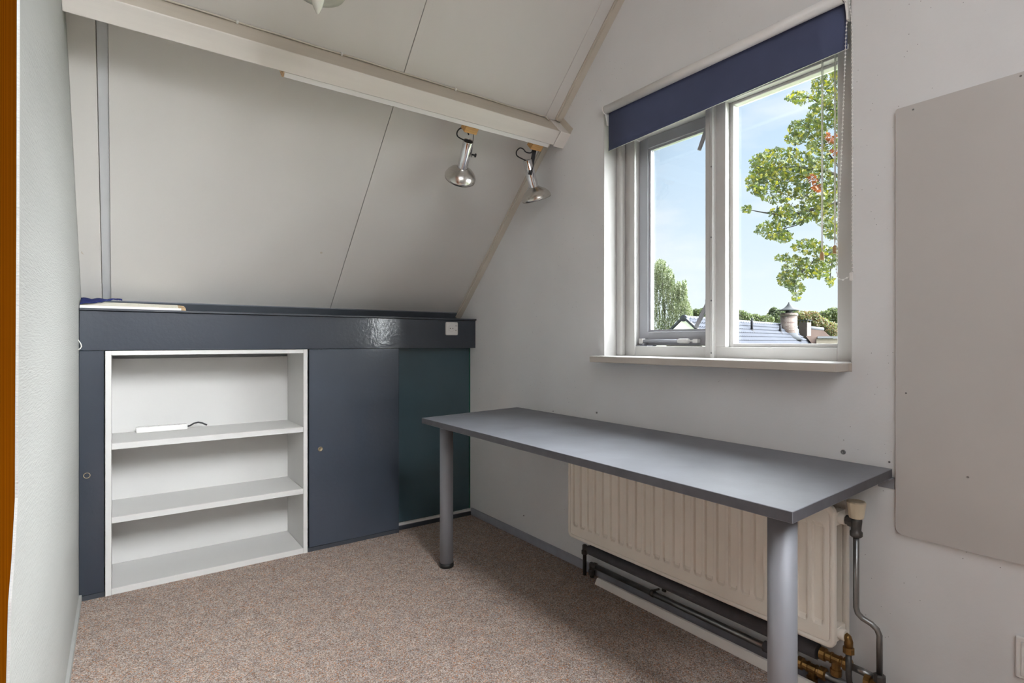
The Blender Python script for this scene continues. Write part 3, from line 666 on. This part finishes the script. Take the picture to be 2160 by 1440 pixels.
# pipe clip with its hook
yc_ = onX(1377, 1247, XD).y
m = MB(); m.lathe((XD, yc_-.009, ZD), (0,1,0), [(.0125, 0), (.0145, .001), (.0145, .017), (.0125, .018)], 18); m.cyl((XD, yc_, ZD+.012), (XD+.004, yc_-.03, ZD+.028), .004, n=8); m.box((XW-.004, yc_-.045, ZD+.014), (XW-.0131, yc_-.028, ZD+.040)); m.build('pipe_clip', M['darksteel'], hp)
yj = onX(1622, 1375, XD).y
MB().lathe((XD, yj-.02, ZD), (0,1,0), [(.0122, 0), (.0185, .002), (.0185, .036), (.0122, .038)], 20).build('pipe_sleeve', M['foam'], hp)
def tee(x, y, z, drop):
    """compression tee on a pipe running along the wall"""
    m = MB(); pr = [(.015, 0), (.0205, .003), (.0205, .018), (.015, .021), (.0150, .032), (.0175, .033), (.0175, .037), (.0150, .038), (.0150, .058), (.0175, .059), (.0175, .063), (.015, .064), (.0150, .070), (.0205, .073), (.0205, .090), (.015, .093)]
    m.lathe((x, y+.046, z), (0,-1,0), pr, 12, sharp=True)
    m.lathe((x, y-.002, z-drop), (0,0,1), [(.012, 0), (.017, .002), (.017, drop*.4), (.013, drop*.45), (.013, drop)], 10, sharp=True)
    m.build('tee_fitting', M['brass'], hp)
yt1 = onX(1762, 1392, XU).y; tee(XU, yt1, ZU-.006, .05)
yt2 = onX(1712, 1416, XD).y; tee(XD, yt2, ZD, .045)
m = MB(); m.cyl((XU, yt1-.03, ZU-.006), (XU, .70, ZU-.008), .0105, n=16); m.build('branch_pipe', M['steel'], hp)
# riser from the lower fitting up to the valve
ye = onX(1851, 1420, XR).y
zb0 = onX(1808, 1285, XR).z; zb1 = onX(1851, 1330, XR).z
pts = [(XR, yv, zv-.043), (XR, yv, zb0+.03), (XR, yv, zb0+.005), (XR, yv-.004, zb0-.010), (XR+.003, yv-.016, zb0-.022), (XR+.008, ye+.020, zb1+.010), (XR+.012, ye+.006, zb1-.002), (XR+.014, ye, zb1-.018), (XR+.014, ye, zb1-.04), (XR+.014, ye, .150)]
MB().tube([Vector(p) for p in pts], .0082, 14).build('riser_pipe', M['steel'], hp)
m = MB(); m.lathe((XR+.014, ye, .128), (0,0,1), [(.011, 0), (.0165, .002), (.0165, .020), (.011, .024)], 8, sharp=True); m.build('riser_nut', M['darksteel'], hp)
m = MB(); m.lathe((XU-.012, .722, .112), (0,-1,0), [(.012, 0), (.0195, .002), (.0195, .017), (.014, .019), (.0145, .040), (.018, .042), (.018, .056), (.010, .058)], 10, sharp=True); m.cyl((XR+.014, ye, .110), (XR+.014, ye, .130), .013, n=14); m.build('elbow_fitting', M['brass'], hp)
# return from the radiator's lower boss
zl = RZ0+.035; yq = onX(1790, 1365, XR).y
MB().tube([(XR, RY0-.010, zl), (XR, yq+.012, zl), (XR, yq+.003, zl-.004), (XR, yq, zl-.014), (XR, yq, zl-.034)], .0125, 14).build('return_elbow', M['brass'], hp)
MB().lathe((XR, yq, zl-.050), (0,0,1), [(.011, 0), (.0165, .002), (.0165, .017), (.012, .020)], 8, sharp=True).build('return_nut', M['brass'], hp)
MB().tube([(XR, yq, zl-.045), (XR, yq, .115), (XR, yq-.002, .095), (XR+.004, yq-.010, .078), (XR+.016, yq-.022, .066), (XD-.004, yq-.040, .061)], .0085, 14).build('return_pipe', M['darksteel'], hp)

# white board standing on edge in front of the pipes
y0_, y1_ = onZ(1262, 1229, 0).y, .56
m = MB().hexa([(1.803,y1_,.0005),(1.815,y1_,.0005),(1.815,y0_,.0005),(1.803,y0_,.0005),(1.808,y1_,.036),(1.820,y1_,.036),(1.820,y0_-.012,.034),(1.808,y0_-.012,.034)])
tag(m.build('pipe_cover_board', M['strip'], bevel=.001, seg=1), 'narrow white board standing on the carpet below the heating pipes', 'board')

# ------------------------------------------------------------------ big white board on the window wall, switch
pb = onX(1889, 231, XW-.012); pq = onX(1889, 1125, XW-.012)
wb_ = thing('wall_panel', 'large plain white board screwed to the window wall beside the desk', 'board', (XW-.006, .0, pq.z))
yR, yLft = -.62, pb.y; r = .022; pts = []
for (cy, cz, a0) in ((yLft-.006, pb.z-.006, 0), (yR+.006, pb.z-.006, 90), (yR+r, pq.z+r, 180), (yLft-r, pq.z+r, 270)):
    rr = .006 if cz > 1 else r
    for i in range(7): an = math.radians(a0+15*i); pts.append((XW-.012, cy+rr*math.cos(an), cz+rr*math.sin(an)))
MB().prism(pts, (.0115, 0, 0)).build('board_sheet', M['panel'], wb_)
for px, py in ((1926, 231), (2153, 160), (1911, 829), (2041, 1006)):
    p = onX(px, py, XW-.0122); MB().lathe((XW-.0121, p.y, p.z), (-1,0,0), [(.0028, 0), (.0022, .0008)], 10).build('screw', M['screw'], wb_)
sw0 = onX(2143, 1337, XW); sw1 = onX(2150, 1427, XW)
sw = thing('wall_switch', 'white rocker switch plate on the window wall below the white board', 'switch', (XW, sw0.y-.04, sw1.z))
zs1, zs0 = sw0.z, sw1.z
MB().box((XW-.010, sw0.y-.082, zs0), (XW-.0004, sw0.y, zs1)).build('switch_plate', M['whitep'], sw, bevel=.004, seg=3)
MB().box((XW-.013, sw0.y-.070, zs0+.010), (XW-.0098, sw0.y-.012, zs1-.010)).build('rocker', M['whitep'], sw, bevel=.001, seg=1)

# ------------------------------------------------------------------ roller blind
XB = 1.886
q0 = onX(1284, 318, XB); q1 = onX(1787, 102, XB); zb_ = (q0.z+q1.z)/2
by1, by0 = q0.y, q1.y
rb = thing('roller_blind', 'dark navy roller blind drawn a little way down over the window', 'blind', (XB, (by0+by1)/2, zb_))
ztop = 2.208; XT = 1.868; RTB = .019
MB().cyl((XT, by0+.002, ztop+.016), (XT, by1-.002, ztop+.016), RTB, n=32).build('roller', M['whitep'], rb)
prof = [(XT+(RTB+.0006)*math.sin(math.radians(a_)), ztop+.016+(RTB+.0006)*math.cos(math.radians(a_))) for a_ in (30, 50, 70, 90)]
prof += [(XT+RTB+.0006-.0012*math.sin(i/10*3.1), ztop+.016-(ztop+.016-zb_)*i/10) for i in range(1, 11)]
vs = []; nseg = 10; nn = len(prof)
for k in range(nseg+1):
    yy = by0+(by1-by0)*k/nseg
    for ii, (x, z) in enumerate(prof): vs.append((x, yy, z if ii < nn-1 else q1.z+(q0.z-q1.z)*k/nseg))
fs = [(k*nn+i, (k+1)*nn+i, (k+1)*nn+i+1, k*nn+i+1) for k in range(nseg) for i in range(nn-1)]
fb = MB().add(vs, fs, 0, True).build('blind_fabric', M['navy'], rb); md = fb.modifiers.new('thickness', 'SOLIDIFY'); md.thickness = .0012
xb0 = XT+RTB+.002
MB().hexa([(xb0,by0-.001,q1.z+.001),(xb0+.005,by0-.001,q1.z+.001),(xb0+.005,by1+.006,q0.z+.001),(xb0,by1+.006,q0.z+.001),(xb0,by0-.001,q1.z+.014),(xb0+.005,by0-.001,q1.z+.014),(xb0+.005,by1+.006,q0.z+.014),(xb0,by1+.006,q0.z+.014)]).build('bottom_bar', M['joint'], rb)
for yy, sg in ((by1, 1), (by0, -1)):
    pf = []
    for i in range(10): an = math.radians(20-i*22); pf.append((XT+.021*math.sin(an), ztop+.016+.021*math.cos(an)))
    pf += [(XT+.006, ztop-.030), (XT+.010, ztop-.055), (XT+.030, ztop-.055), (XT+.030, ztop+.028)]
    MB().prism([(x, yy, z) for x, z in pf], (0, sg*.006, 0)).build('end_bracket', M['whitep'], rb, bevel=.001, seg=1)
def chain(pts, step=.0118):
    mb = MB(); P = [Vector(p) for p in pts]; acc = 0
    for i in range(len(P)-1):
        L = (P[i+1]-P[i]).length; t = acc
        while t < L: mb.ball(P[i]+(P[i+1]-P[i])*(t/L), .0027, 7, 4); t += step
        acc = t-L
    mb.tube(P, .0008, 5); return mb
XC = 1.878
c1 = [(XC, by0-.010, ztop+.005)] + [tuple(onX(*p, XC)) for p in ((1797.5, 60), (1797.5, 300), (1798, 574))]
c2_ = [tuple(onX(*p, XC)) for p in ((1788, 24), (1785, 60), (1783, 110), (1776, 300), (1770, 430), (1765, 520), (1764, 570), (1768, 588), (1778, 590), (1790, 584))]
mb = chain(c1); mb2 = chain(c2_); mb.v, off = mb.v+mb2.v, len(mb.v); mb.f += [[i+off for i in f] for f in mb2.f]; mb.m += mb2.m; mb.sm += mb2.sm
mb.build('bead_chain', M['whitep'], rb)
p = onX(1794, 580, XC)
MB().box((XC-.004, p.y-.008, p.z-.018), (XW-.0003, p.y+.003, p.z+.008)).build('chain_clip', M['whitep'], rb, bevel=.003, seg=2)

# two pull cords with wooden tassels in front of the fixed pane
for (px, yt, yb2, lab) in ((1735, 118, 534, 'pull cord with wooden tassel hanging clear of the window stile'), (1762, 122, 520, 'pull cord with wooden tassel hanging tight beside the window stile')):
    tp_ = onX(px, yt, 1.982); bt = onX(px-1, yb2, 1.982); tp_.z = WZ1-.004; tp_.y = bt.y-.001
    cd = thing('pull_cord', lab, 'cord', tuple(bt), 'blind pull cords')
    MB().tube([tp_+Vector((0, .0022, 0)), bt+Vector((0, .0018, .03)), bt+Vector((0, 0, .004))], .0012, 6).build('cord', M['cord'], cd)
    MB().tube([tp_-Vector((0, .0022, 0)), bt-Vector((0, .0018, -.03)), bt+Vector((0, 0, .004))], .0012, 6).build('cord', M['cord'], cd)
    MB().lathe(bt-Vector((0, 0, .024)), (0,0,1), [(.0058, 0), (.0068, .003), (.0068, .020), (.0052, .026), (.002, .029)], 14).build('tassel', M['tassel'], cd)

# ================================================================== outdoors
def leafmat(name, col, var=.25):
    m = mat(name, col, .55, var=var, vscale=1.5); t = m.node_tree; b = t.nodes['Principled BSDF']
    tr = N(t, 'ShaderNodeBsdfTranslucent'); mxn = N(t, 'ShaderNodeMixShader'); mxn.inputs[0].default_value = .45
    out = [n for n in t.nodes if n.type == 'OUTPUT_MATERIAL'][0]
    t.links.new(b.inputs['Base Color'].links[0].from_socket, tr.inputs[0])
    t.links.new(b.outputs[0], mxn.inputs[1]); t.links.new(tr.outputs[0], mxn.inputs[2]); t.links.new(mxn.outputs[0], out.inputs[0])
    return m
L1 = leafmat('oak_leaf_green', (.066, .088, .012)); L2 = leafmat('oak_leaf_yellow', (.165, .16, .010)); L3 = leafmat('oak_leaf_dark', (.038, .058, .022)); L4 = leafmat('oak_leaf_orange', (.20, .055, .01))
B1 = leafmat('birch_leaf', (.070, .090, .034)); B2 = leafmat('birch_leaf_pale', (.105, .122, .055)); B3 = leafmat('birch_leaf_deep', (.046, .064, .030))
T1 = leafmat('tree_green', (.046, .066, .020)); T2 = leafmat('tree_light_green', (.080, .098, .03)); T3 = leafmat('tree_rust', (.105, .072, .028)); T4 = leafmat('tree_deep', (.030, .046, .022))
BARK = mat('bark', (.020, .017, .014), .9, var=.3, vscale=10, bump=.5, bscale=30)
GZ = -2.75
gr = MB().box((2.4, -60, GZ-.3), (160, 160, GZ)).build('ground', mat('lawn', (.10, .12, .05), .9, var=.3, vscale=.6)); tag(gr, 'green lawn far below the window', 'ground', kind='structure')

def leaf(mb, c, size, mi, lobed=True):
    """one small leaf: a lobed outline, slightly folded, in a random attitude"""
    n = Vector((random.gauss(0, 1), random.gauss(0, 1), random.gauss(0, 1)+.5)).normalized()
    a = n.orthogonal().normalized(); an = random.random()*6.28; u = a*math.cos(an)+n.cross(a)*math.sin(an); v = n.cross(u)
    if lobed:
        pr = [(-.5, 0), (-.20, .26), (-.12, .08), (.08, .42), (.13, .10), (.36, .27), (.56, 0), (.36, -.27), (.13, -.10), (.08, -.42), (-.12, -.08), (-.20, -.26)]
        vs = [c+u*(x*size)+v*(y*size)+n*(abs(y)*size*.25) for x, y in pr]
        mb.add(vs, [(0,1,2,10,11), (2,3,4,8,9,10), (4,5,6,7,8)], mi)
    else:
        vs = [c+u*(-.5*size), c+v*(.3*size)+n*(.05*size), c+u*(.5*size), c-v*(.3*size)+n*(.05*size)]
        mb.add(vs, [(0,1,2,3)], mi)

# oak reaching in from the side of the window
random.seed(11)
OD = 9.0
oak = thing('oak_tree', 'oak with green, yellow and orange leaves reaching past the window', 'tree', tuple(Vector((atD(1930, 721, OD+.6).x, atD(1930, 721, OD+.6).y, GZ))))
cl_px = [(1742,180,30,42),(1690,206,32,13),(1758,150,12,18),(1735,245,34,32),(1700,272,38,20),(1680,292,24,13),(1655,345,62,34),(1735,318,36,40),(1720,395,46,46),(1640,395,52,34),(1606,352,28,28),(1592,388,18,22),(1575,441,12,7),(1672,452,48,22),(1628,486,34,20),(1652,498,22,13),(1742,452,26,30),(1752,486,16,20),(1705,520,34,16),(1742,545,26,26),(1660,545,28,9),(1690,565,40,22),(1662,588,24,18),(1682,608,18,13),(1680,627,9,7),(1751,592,9,11),(1726,576,26,11),
  (1800,250,40,90),(1810,400,45,90),(1800,540,35,60),(1830,150,50,60),(1790,100,40,40)]
fo = MB()
def mi_oak(px, py):
    for ox, oy, rr in ((1752, 288, 13), (1714, 378, 11), (1722, 396, 10), (1760, 322, 8)):
        if (px-ox)**2+(py-oy)**2 < rr*rr: return 3
    r_ = random.random(); return 0 if r_ < .52 else (1 if r_ < .74 else 2)
for (cx_, cy_, rx_, ry_) in cl_px:
    nl = int(rx_*ry_*.29) + 10
    for _ in range(nl):
        while True:
            ux, uy = random.uniform(-1, 1), random.uniform(-1, 1)
            if ux*ux+uy*uy < 1: break
        px, py = cx_+ux*rx_, cy_+uy*ry_
        c = atD(px, py, OD+random.uniform(-.45, .45))
        leaf(fo, c, random.uniform(.055, .092), mi_oak(px, py))
fo.build('foliage', [L1, L2, L3, L4], oak, recalc=False)['kind'] = 'stuff'
br = MB()
def branch(pp, r0, r1):
    P = [atD(x, y, OD+dz) for x, y, dz in pp]; k = len(P); br.tube(P, [r0+(r1-r0)*i/(k-1) for i in range(k)], 6)
branch([(1930,470,.6),(1850,430,.4),(1780,425,.2),(1720,440,.05),(1660,455,0),(1610,448,0),(1572,441,0)], .05, .003)
branch([(1850,430,.4),(1790,380,.3),(1740,360,.1),(1680,352,0),(1620,355,0),(1592,350,0)], .045, .006)
branch([(1900,455,.5),(1820,500,.3),(1760,530,.1),(1710,555,0),(1675,590,0),(1680,628,0)], .045, .005)
branch([(1870,330,.5),(1800,260,.3),(1750,230,.1),(1710,205,0),(1672,205,0)], .04, .005)
branch([(1720,440,.05),(1680,475,0),(1632,488,0)], .015, .005); branch([(1790,380,.3),(1745,320,0),(1700,275,0)], .02, .005); branch([(1760,530,.1),(1752,570,0),(1751,595,0)], .012, .004); branch([(1740,360,.1),(1715,400,0),(1690,420,0),(1640,405,0)], .016, .005)
br.build('branches', BARK, oak)
tb = atD(1930, 721, OD+.6); MB().tube([Vector((tb.x, tb.y, GZ)), Vector((tb.x+.05, tb.y, 1.0)), atD(1930, 470, OD+.6), atD(1900, 330, OD+.5), atD(1860, 100, OD+.4), atD(1850, -150, OD+.4)], [.28, .22, .17, .12, .08, .03], 10).build('trunk', BARK, oak)

def tree(name, label, px, ytop, D, blobs, mats, wts, nleaf, size, group='trees beyond the neighbouring roof'):
    base = atD(px, 721, D); base = Vector((base.x, base.y, GZ))
    t = thing(name, label, 'tree', tuple(base), group)
    mb = MB()
    tot = sum(b[2]*b[3] for b in blobs)
    for (bx_, by_, rx_, ry_) in blobs:
        c = atD(bx_, by_, D); sx = rx_/F*D; sz = ry_/F*D
        for _ in range(int(nleaf*rx_*ry_/tot)):
            v = Vector((random.gauss(0,1), random.gauss(0,1), random.gauss(0,1))).normalized()*random.uniform(.55, 1.03)
            rr = random.random(); mi = 0
            while rr > wts[mi] and mi < len(wts)-1: rr -= wts[mi]; mi += 1
            leaf(mb, c+Vector((v.x*sx, v.y*sx, v.z*sz)), size*random.uniform(.7, 1.3), mi, False)
    mb.build('foliage', mats, t, recalc=False)['kind'] = 'stuff'
    top = atD(px, ytop+12, D)
    MB().tube([base, base.lerp(top, .5)+Vector((.1, 0, 0)), top], [.25, .16, .04], 8).build('trunk', BARK, t)
    return t
tree('broadleaf_tree', 'bushy green tree rising behind the tiled ridge next to the window mullion', 1556, 655, 62, [(1548,672,16,20),(1562,668,16,14),(1575,676,14,16)], [T1, T2, T4], (.45, .35, .2), 7800, .22)
tree('broadleaf_tree', 'lower pale green tree between the bushy tree and the round chimney', 1608, 664, 66, [(1592,676,16,14),(1608,678,16,12),(1620,674,12,10)], [T2, T1, T4], (.5, .35, .15), 7200, .22)
tree('broadleaf_tree', 'dark green tree just behind the round chimney cowl', 1632, 650, 70, [(1632,658,10,10),(1640,664,16,12),(1634,672,18,16),(1668,662,18,10)], [T4, T1, T2], (.5, .35, .15), 7800, .22)
tree('broadleaf_tree', 'rust-tinged autumn tree behind the small square chimney', 1712, 658, 58, [(1692,672,20,16),(1712,672,18,16),(1722,684,24,18),(1745,696,26,18)], [T3, T2, T1], (.6, .25, .15), 10800, .22)
tree('broadleaf_tree', 'fresh green tree at the window stile beyond the brown roof', 1752, 652, 64, [(1742,668,16,14),(1758,664,16,16),(1764,682,20,22),(1775,672,20,24)], [T2, T1, T4], (.5, .35, .15), 9600, .22)
tree('broadleaf_tree', 'distant small tree showing above the white gable', 1478, 652, 75, [(1468,660,10,9),(1482,662,14,12),(1496,664,12,12)], [T1, T2, T4], (.45, .35, .2), 5100, .22)

# birch with hanging twigs
random.seed(5)
BDp = 36.0
bb_ = atD(1400, 721, BDp); bt = thing('birch_tree', 'tall weeping birch beside the white gable', 'tree', (bb_.x, bb_.y, GZ))
mb = MB(); tw = MB()
strands = [(1388,548,40),(1394,552,46),(1400,556,38),(1384,566,60),(1407,562,44),(1414,574,34),(1418,580,30),(1376,590,70),(1430,600,26),(1438,594,30),(1446,590,34),(1424,604,24)]
def env(x):   # top of the crown at a pixel column
    pts = [(1330,640),(1360,600),(1380,556),(1390,543),(1402,549),(1412,562),(1420,574),(1424,596),(1434,592),(1446,588),(1449,604),(1440,624),(1452,632),(1458,646),(1463,662)]
    for (a_, b_), (c_, d_) in zip(pts, pts[1:]):
        if a_ <= x <= c_: return b_+(d_-b_)*(x-a_)/(c_-a_)
    return 700
for _ in range(2300):
    x = random.uniform(1335, 1462); top_ = env(x)+abs(random.gauss(0, 1))*26
    if random.random() < .55: top_ = random.uniform(env(x), 705)
    ln = random.uniform(12, 34); 
    if x > 1424 and top_ > 640: ln = random.uniform(8, 22)
    D = BDp+random.uniform(-2.2, 2.2)
    k = int(ln/1.25); mi = random.choice((0, 0, 1, 2))
    if top_ > 712: continue
    for j in range(k):
        c = atD(x+math.sin(j*.5+x)*.8+random.uniform(-.9, .9), top_+j*1.25, D)
        leaf(mb, c, random.uniform(.075, .14), mi if random.random() < .7 else random.choice((0, 1, 2)), False)
mb.build('foliage', [B1, B2, B3], bt, recalc=False)['kind'] = 'stuff'
MB().tube([Vector((bb_.x, bb_.y, GZ)), atD(1402, 660, BDp), atD(1398, 600, BDp), atD(1391, 552, BDp)], [.14, .05, .03, .012], 6).build('trunk', mat('birch_bark', (.03, .028, .025), .8, var=.3, vscale=6), bt)

# ------------------------------------------------------------------ neighbouring house
hd = 28.0
az = YAW + math.atan((2134-CX)/F)
rdir = Vector((math.sin(az), math.cos(az), 0)); sdir = Vector((rdir.y, -rdir.x, 0))     # ridge direction, and downslope towards the viewer's right
P0 = atD(1443, 671, hd); pitch_ = math.radians(42)
ho = thing('neighbour_house', 'neighbouring house with a grey tiled roof and white gable', 'house', (P0.x, P0.y, GZ))
TILE = mat('grey_glazed_tile', (.034, .037, .047), .75, var=.10, vscale=1.2, spec=.1)
GABLE = mat('white_gable_board', (.72, .72, .72), .6, var=.03); BRICK = None
def RP(u, v, h=0):    # u along ridge, v down the slope, h off the slope
    return P0 + rdir*u + sdir*(v*math.cos(pitch_)+h*math.sin(pitch_)) + UP*(-v*math.sin(pitch_)+h*math.cos(pitch_))
def RPb(u, v, h=0):
    return P0 + rdir*u - sdir*(v*math.cos(pitch_)+h*math.sin(pitch_)) + UP*(-v*math.sin(pitch_)+h*math.cos(pitch_))
LEN = 17.5; ROWS = 13; CRS = .34; TW = .30
mb = MB()
nc = int(LEN/TW)
def ulimit(v): return LEN + .3 - 0.0*v
for r_ in range(ROWS):
    v0, v1 = r_*CRS, (r_+1)*CRS+.03
    ring = []
    for c_ in range(nc+1):
        for q in range(4):
            u = (c_+q/4)*TW
            if u > LEN: break
            wv = .042*math.cos(q/4*2*math.pi)
            ring.append((u, wv))
    n = len(ring); vs = []
    for (u, wv) in ring: vs.append(RP(u, v0, wv+.01))
    for (u, wv) in ring: vs.append(RP(u, v1, wv+.085))
    for (u, wv) in ring: vs.append(RP(u, v1, wv+.012))
    fs = [(i, i+1, n+i+1, n+i) for i in range(n-1)] + [(n+i, n+i+1, 2*n+i+1, 2*n+i) for i in range(n-1)]
    mb.add(vs, fs, 0, False)
mb.build('roof_tiles', TILE, ho, recalc=True)['kind'] = 'stuff'
mb = MB(); mb.prism([RPb(0, 0), RPb(LEN, 0), RPb(LEN, 5), RPb(0, 5)], (0, 0, -.05)); mb.build('rear_slope', TILE, ho)
# ridge tiles: short overlapping half-round caps
mb = MB(); k = int(LEN/.42)
for i in range(k):
    a_ = P0+rdir*(i*.42)+UP*.015; b_ = P0+rdir*((i+1)*.42+.03)+UP*.03
    mb.cyl(a_, b_, .105, .125, n=10)
mb.build('ridge_tiles', TILE, ho)['kind'] = 'stuff'
mb = MB(); mb.cyl(P0-rdir*.10, P0+rdir*.2, .17, n=14); mb.build('ridge_end_tile', TILE, ho)
# gable wall, verge boards
mb = MB(); g0 = .02
mb.prism([RP(g0, .12, -.1), RP(g0, 5, -.1), Vector((*RP(g0, 5, -.1).xy, GZ)), Vector((*RPb(g0, 5, -.1).xy, GZ)), RPb(g0, 5, -.1)], rdir*.2); 
mb.build('gable_wall', mat('gable_brick_far', (.07, .056, .05), .8, var=.12, vscale=5), ho)
for fn, nm in ((RP, 'verge_board'), (RPb, 'verge_board')):
    mb = MB(); mb.prism([fn(-.06, .02, -.03), fn(-.06, 5, -.03), fn(-.06, 5, -.40), fn(-.06, .36, -.40)], rdir*.06); mb.build(nm, GABLE, ho)
    mb = MB(); mb.prism([fn(-.12, -.02, .02), fn(-.12, 5, .02), fn(-.12, 5, .10), fn(-.12, -.02, .10)], rdir*.22); mb.build('verge_tile', TILE, ho)
mb = MB(); mb.prism([RP(.25, 4.4, -.2), RP(LEN, 4.4, -.2), Vector((*RP(LEN, 4.4, -.2).xy, GZ)), Vector((*RP(.25, 4.4, -.2).xy, GZ))], -sdir*.2); mb.build('side_wall', mat('side_render', (.2, .2, .2), .8), ho)

def u_at(px): # position along the ridge for a pixel column
    d = ray(px, 690); d2 = Vector((d.x, d.y)); r2 = Vector((rdir.x, rdir.y)); p2 = Vector((P0.x, P0.y))
    den = d2.x*r2.y - d2.y*r2.x; return (d2.y*p2.x - d2.x*p2.y)/den*1.0 if abs(den) > 1e-9 else 0
def brick_mat(name, c0, c1, mortar, sc):
    m = bpy.data.materials.new(name); m.use_nodes = True; t = m.node_tree; b = t.nodes['Principled BSDF']; b.inputs['Roughness'].default_value = .85
    tcn = N(t, 'ShaderNodeTexCoord'); bk = N(t, 'ShaderNodeTexBrick'); bk.inputs['Scale'].default_value = sc
    bk.inputs['Color1'].default_value = c0+(1,); bk.inputs['Color2'].default_value = c1+(1,); bk.inputs['Mortar'].default_value = mortar+(1,)
    sx = N(t, 'ShaderNodeSeparateXYZ'); t.links.new(tcn.outputs['Object'], sx.inputs[0])
    ad = N(t, 'ShaderNodeMath', operation='ADD'); t.links.new(sx.outputs['X'], ad.inputs[0]); t.links.new(sx.outputs['Y'], ad.inputs[1])
    cb2 = N(t, 'ShaderNodeCombineXYZ'); t.links.new(ad.outputs[0], cb2.inputs[0]); t.links.new(sx.outputs['Z'], cb2.inputs[1])
    t.links.new(cb2.outputs[0], bk.inputs['Vector']); t.links.new(bk.outputs['Color'], b.inputs['Base Color'])
    return m
BRK = brick_mat('chimney_brick', (.042, .020, .014), (.085, .062, .052), (.110, .10, .09), 2.6)
LEAD = mat('lead_cowl', (.020, .022, .024), .8, 0, spec=.1, var=.12, vscale=3)
WHT = mat('lead_flashing', (.055, .057, .062), .8, spec=.0, var=.06, vscale=2)
# round brick chimney with a flared cowl
cd_ = 39.0
c0 = atD(1664, 693, cd_); rC = 16/F*cd_
zt_ = atD(1664, 666, cd_).z
chm = MB(); chm.cyl((c0.x, c0.y, c0.z-1.6), (c0.x, c0.y, zt_), rC, n=28); ch = chm.build('round_chimney', BRK, ho)
MB().lathe((c0.x, c0.y, zt_-.02), (0,0,1), [(rC+.02, 0), (rC+.06, .05), (rC+.05, .16), (rC-.05, .22)], 28).build('chimney_rim', BRK, ch)
zc0, zc1 = atD(1664, 655, cd_).z, atD(1664, 637, cd_).z
MB().cyl((c0.x, c0.y, zt_), (c0.x, c0.y, zc0+.05), .22, n=14).build('flue', LEAD, ch)
hC = zc1-zc0; RC = 20.5/F*cd_
MB().lathe((c0.x, c0.y, zc0), (0,0,1), [(RC, 0), (RC, .03), (RC*.62, hC*.20), (RC*.36, hC*.42), (RC*.18, hC*.66), (RC*.06, hC*.9), (.02, hC*.93), (.045, hC*.97), (.02, hC)], 24).build('cowl', LEAD, ch)
MB().lathe((c0.x, c0.y, c0.z-.55), (0,0,1), [(rC+.35, -.25), (rC+.05, .1), (rC+.03, .25)], 20).build('flashing', WHT, ch)
# small square chimney
c1_ = atD(1698, 694, 41); w_ = 8.5/F*41
zq = atD(1698, 680, 41).z; zp = atD(1698, 676, 41).z
sc_ = MB(); sc_.box((c1_.x-w_, c1_.y-w_, c1_.z-1.2), (c1_.x+w_, c1_.y+w_, zq)); sq = sc_.build('square_chimney', brick_mat('chimney_brick_red', (.045,.026,.021), (.055,.036,.031), (.06,.055,.05), 2.4), ho)
MB().box((c1_.x-w_-.06, c1_.y-w_-.06, zp), (c1_.x+w_+.06, c1_.y+w_+.06, zp+.06)).build('chimney_slab', LEAD, sq)
mb = MB()
for dx in (-1, 1):
    for dy in (-1, 1): MB().box((c1_.x+dx*w_*.8-.04, c1_.y+dy*w_*.8-.04, zq), (c1_.x+dx*w_*.8+.04, c1_.y+dy*w_*.8+.04, zp)).build('slab_support', LEAD, sq)
VENT = mat('dark_vent', (.008, .008, .010), .8, var=.2, spec=.1)
# vent pipes standing on the tiles
def on_slope(px, py):
    n_ = (sdir*math.sin(pitch_)+UP*math.cos(pitch_)); d = ray(px, py); return CAM + d*((P0-CAM).dot(n_)/d.dot(n_))
for (px, yb3, yt3) in ((1586, 699, 674), (1646, 702, 685)):
    b_ = on_slope(px, yb3); Dp = (b_-CAM).dot(FW); t_ = atD(px, yt3, Dp)
    v_ = MB(); v_.cyl(b_-UP*.1, t_, .075, n=12); v_.cyl(t_, t_+UP*.10, .05, n=10); v_.lathe(b_, sdir*math.sin(pitch_)+UP*math.cos(pitch_), [(.28, -.02), (.22, .05), (.08, .12)], 12); v_.build('vent_pipe', VENT, ho)

# second house: brown roof and pale dormer beyond
D2 = 43.0
h2b = atD(1725, 705, D2); h2 = thing('brown_roof_house', 'farther house with a brown roof and pale parapet', 'house', (h2b.x, h2b.y, GZ))
BRN = mat('brown_roof', (.030, .022, .019), .9, spec=.0, var=.12, vscale=2, stretch=(1, 1, 4))
a1, a2, a3, a4 = atD(1686, 691, 43), atD(1735, 695, 44), atD(1757, 714, 41), atD(1716, 729, 38)
mb = MB(); mb.prism([a1, a2, a3, a4], ray(1720, 705).normalized()*1.5); mb.build('brown_slope', BRN, h2)
mb = MB(); p_, q_ = atD(1686, 690, 42.9), atD(1735, 694, 43.9); mb.cyl(p_, q_, .16, n=10); mb.build('ridge_cap', WHT, h2)
f0, f1 = atD(1722, 714, 37.5), atD(1830, 713, 39)
mb = MB(); mb.prism([f0, f1, Vector((f1.x, f1.y, GZ)), Vector((f0.x, f0.y, GZ))], ray(1722, 714)*4); mb.build('pale_wall', mat('pale_render', (.075, .066, .055), .8, spec=.0, var=.10, vscale=1.5), h2)
mb = MB(); mb.prism([f0+UP*.02+Vector((-.15,-.15,0)), f1+UP*.02+Vector((-.15,-.15,0)), f1+UP*.16+Vector((-.15,-.15,0)), f0+UP*.16+Vector((-.15,-.15,0))], ray(1722, 714)*4); mb.build('parapet_cap', WHT, h2)

for o in bpy.data.objects:
    if '_o' in o: del o['_o']
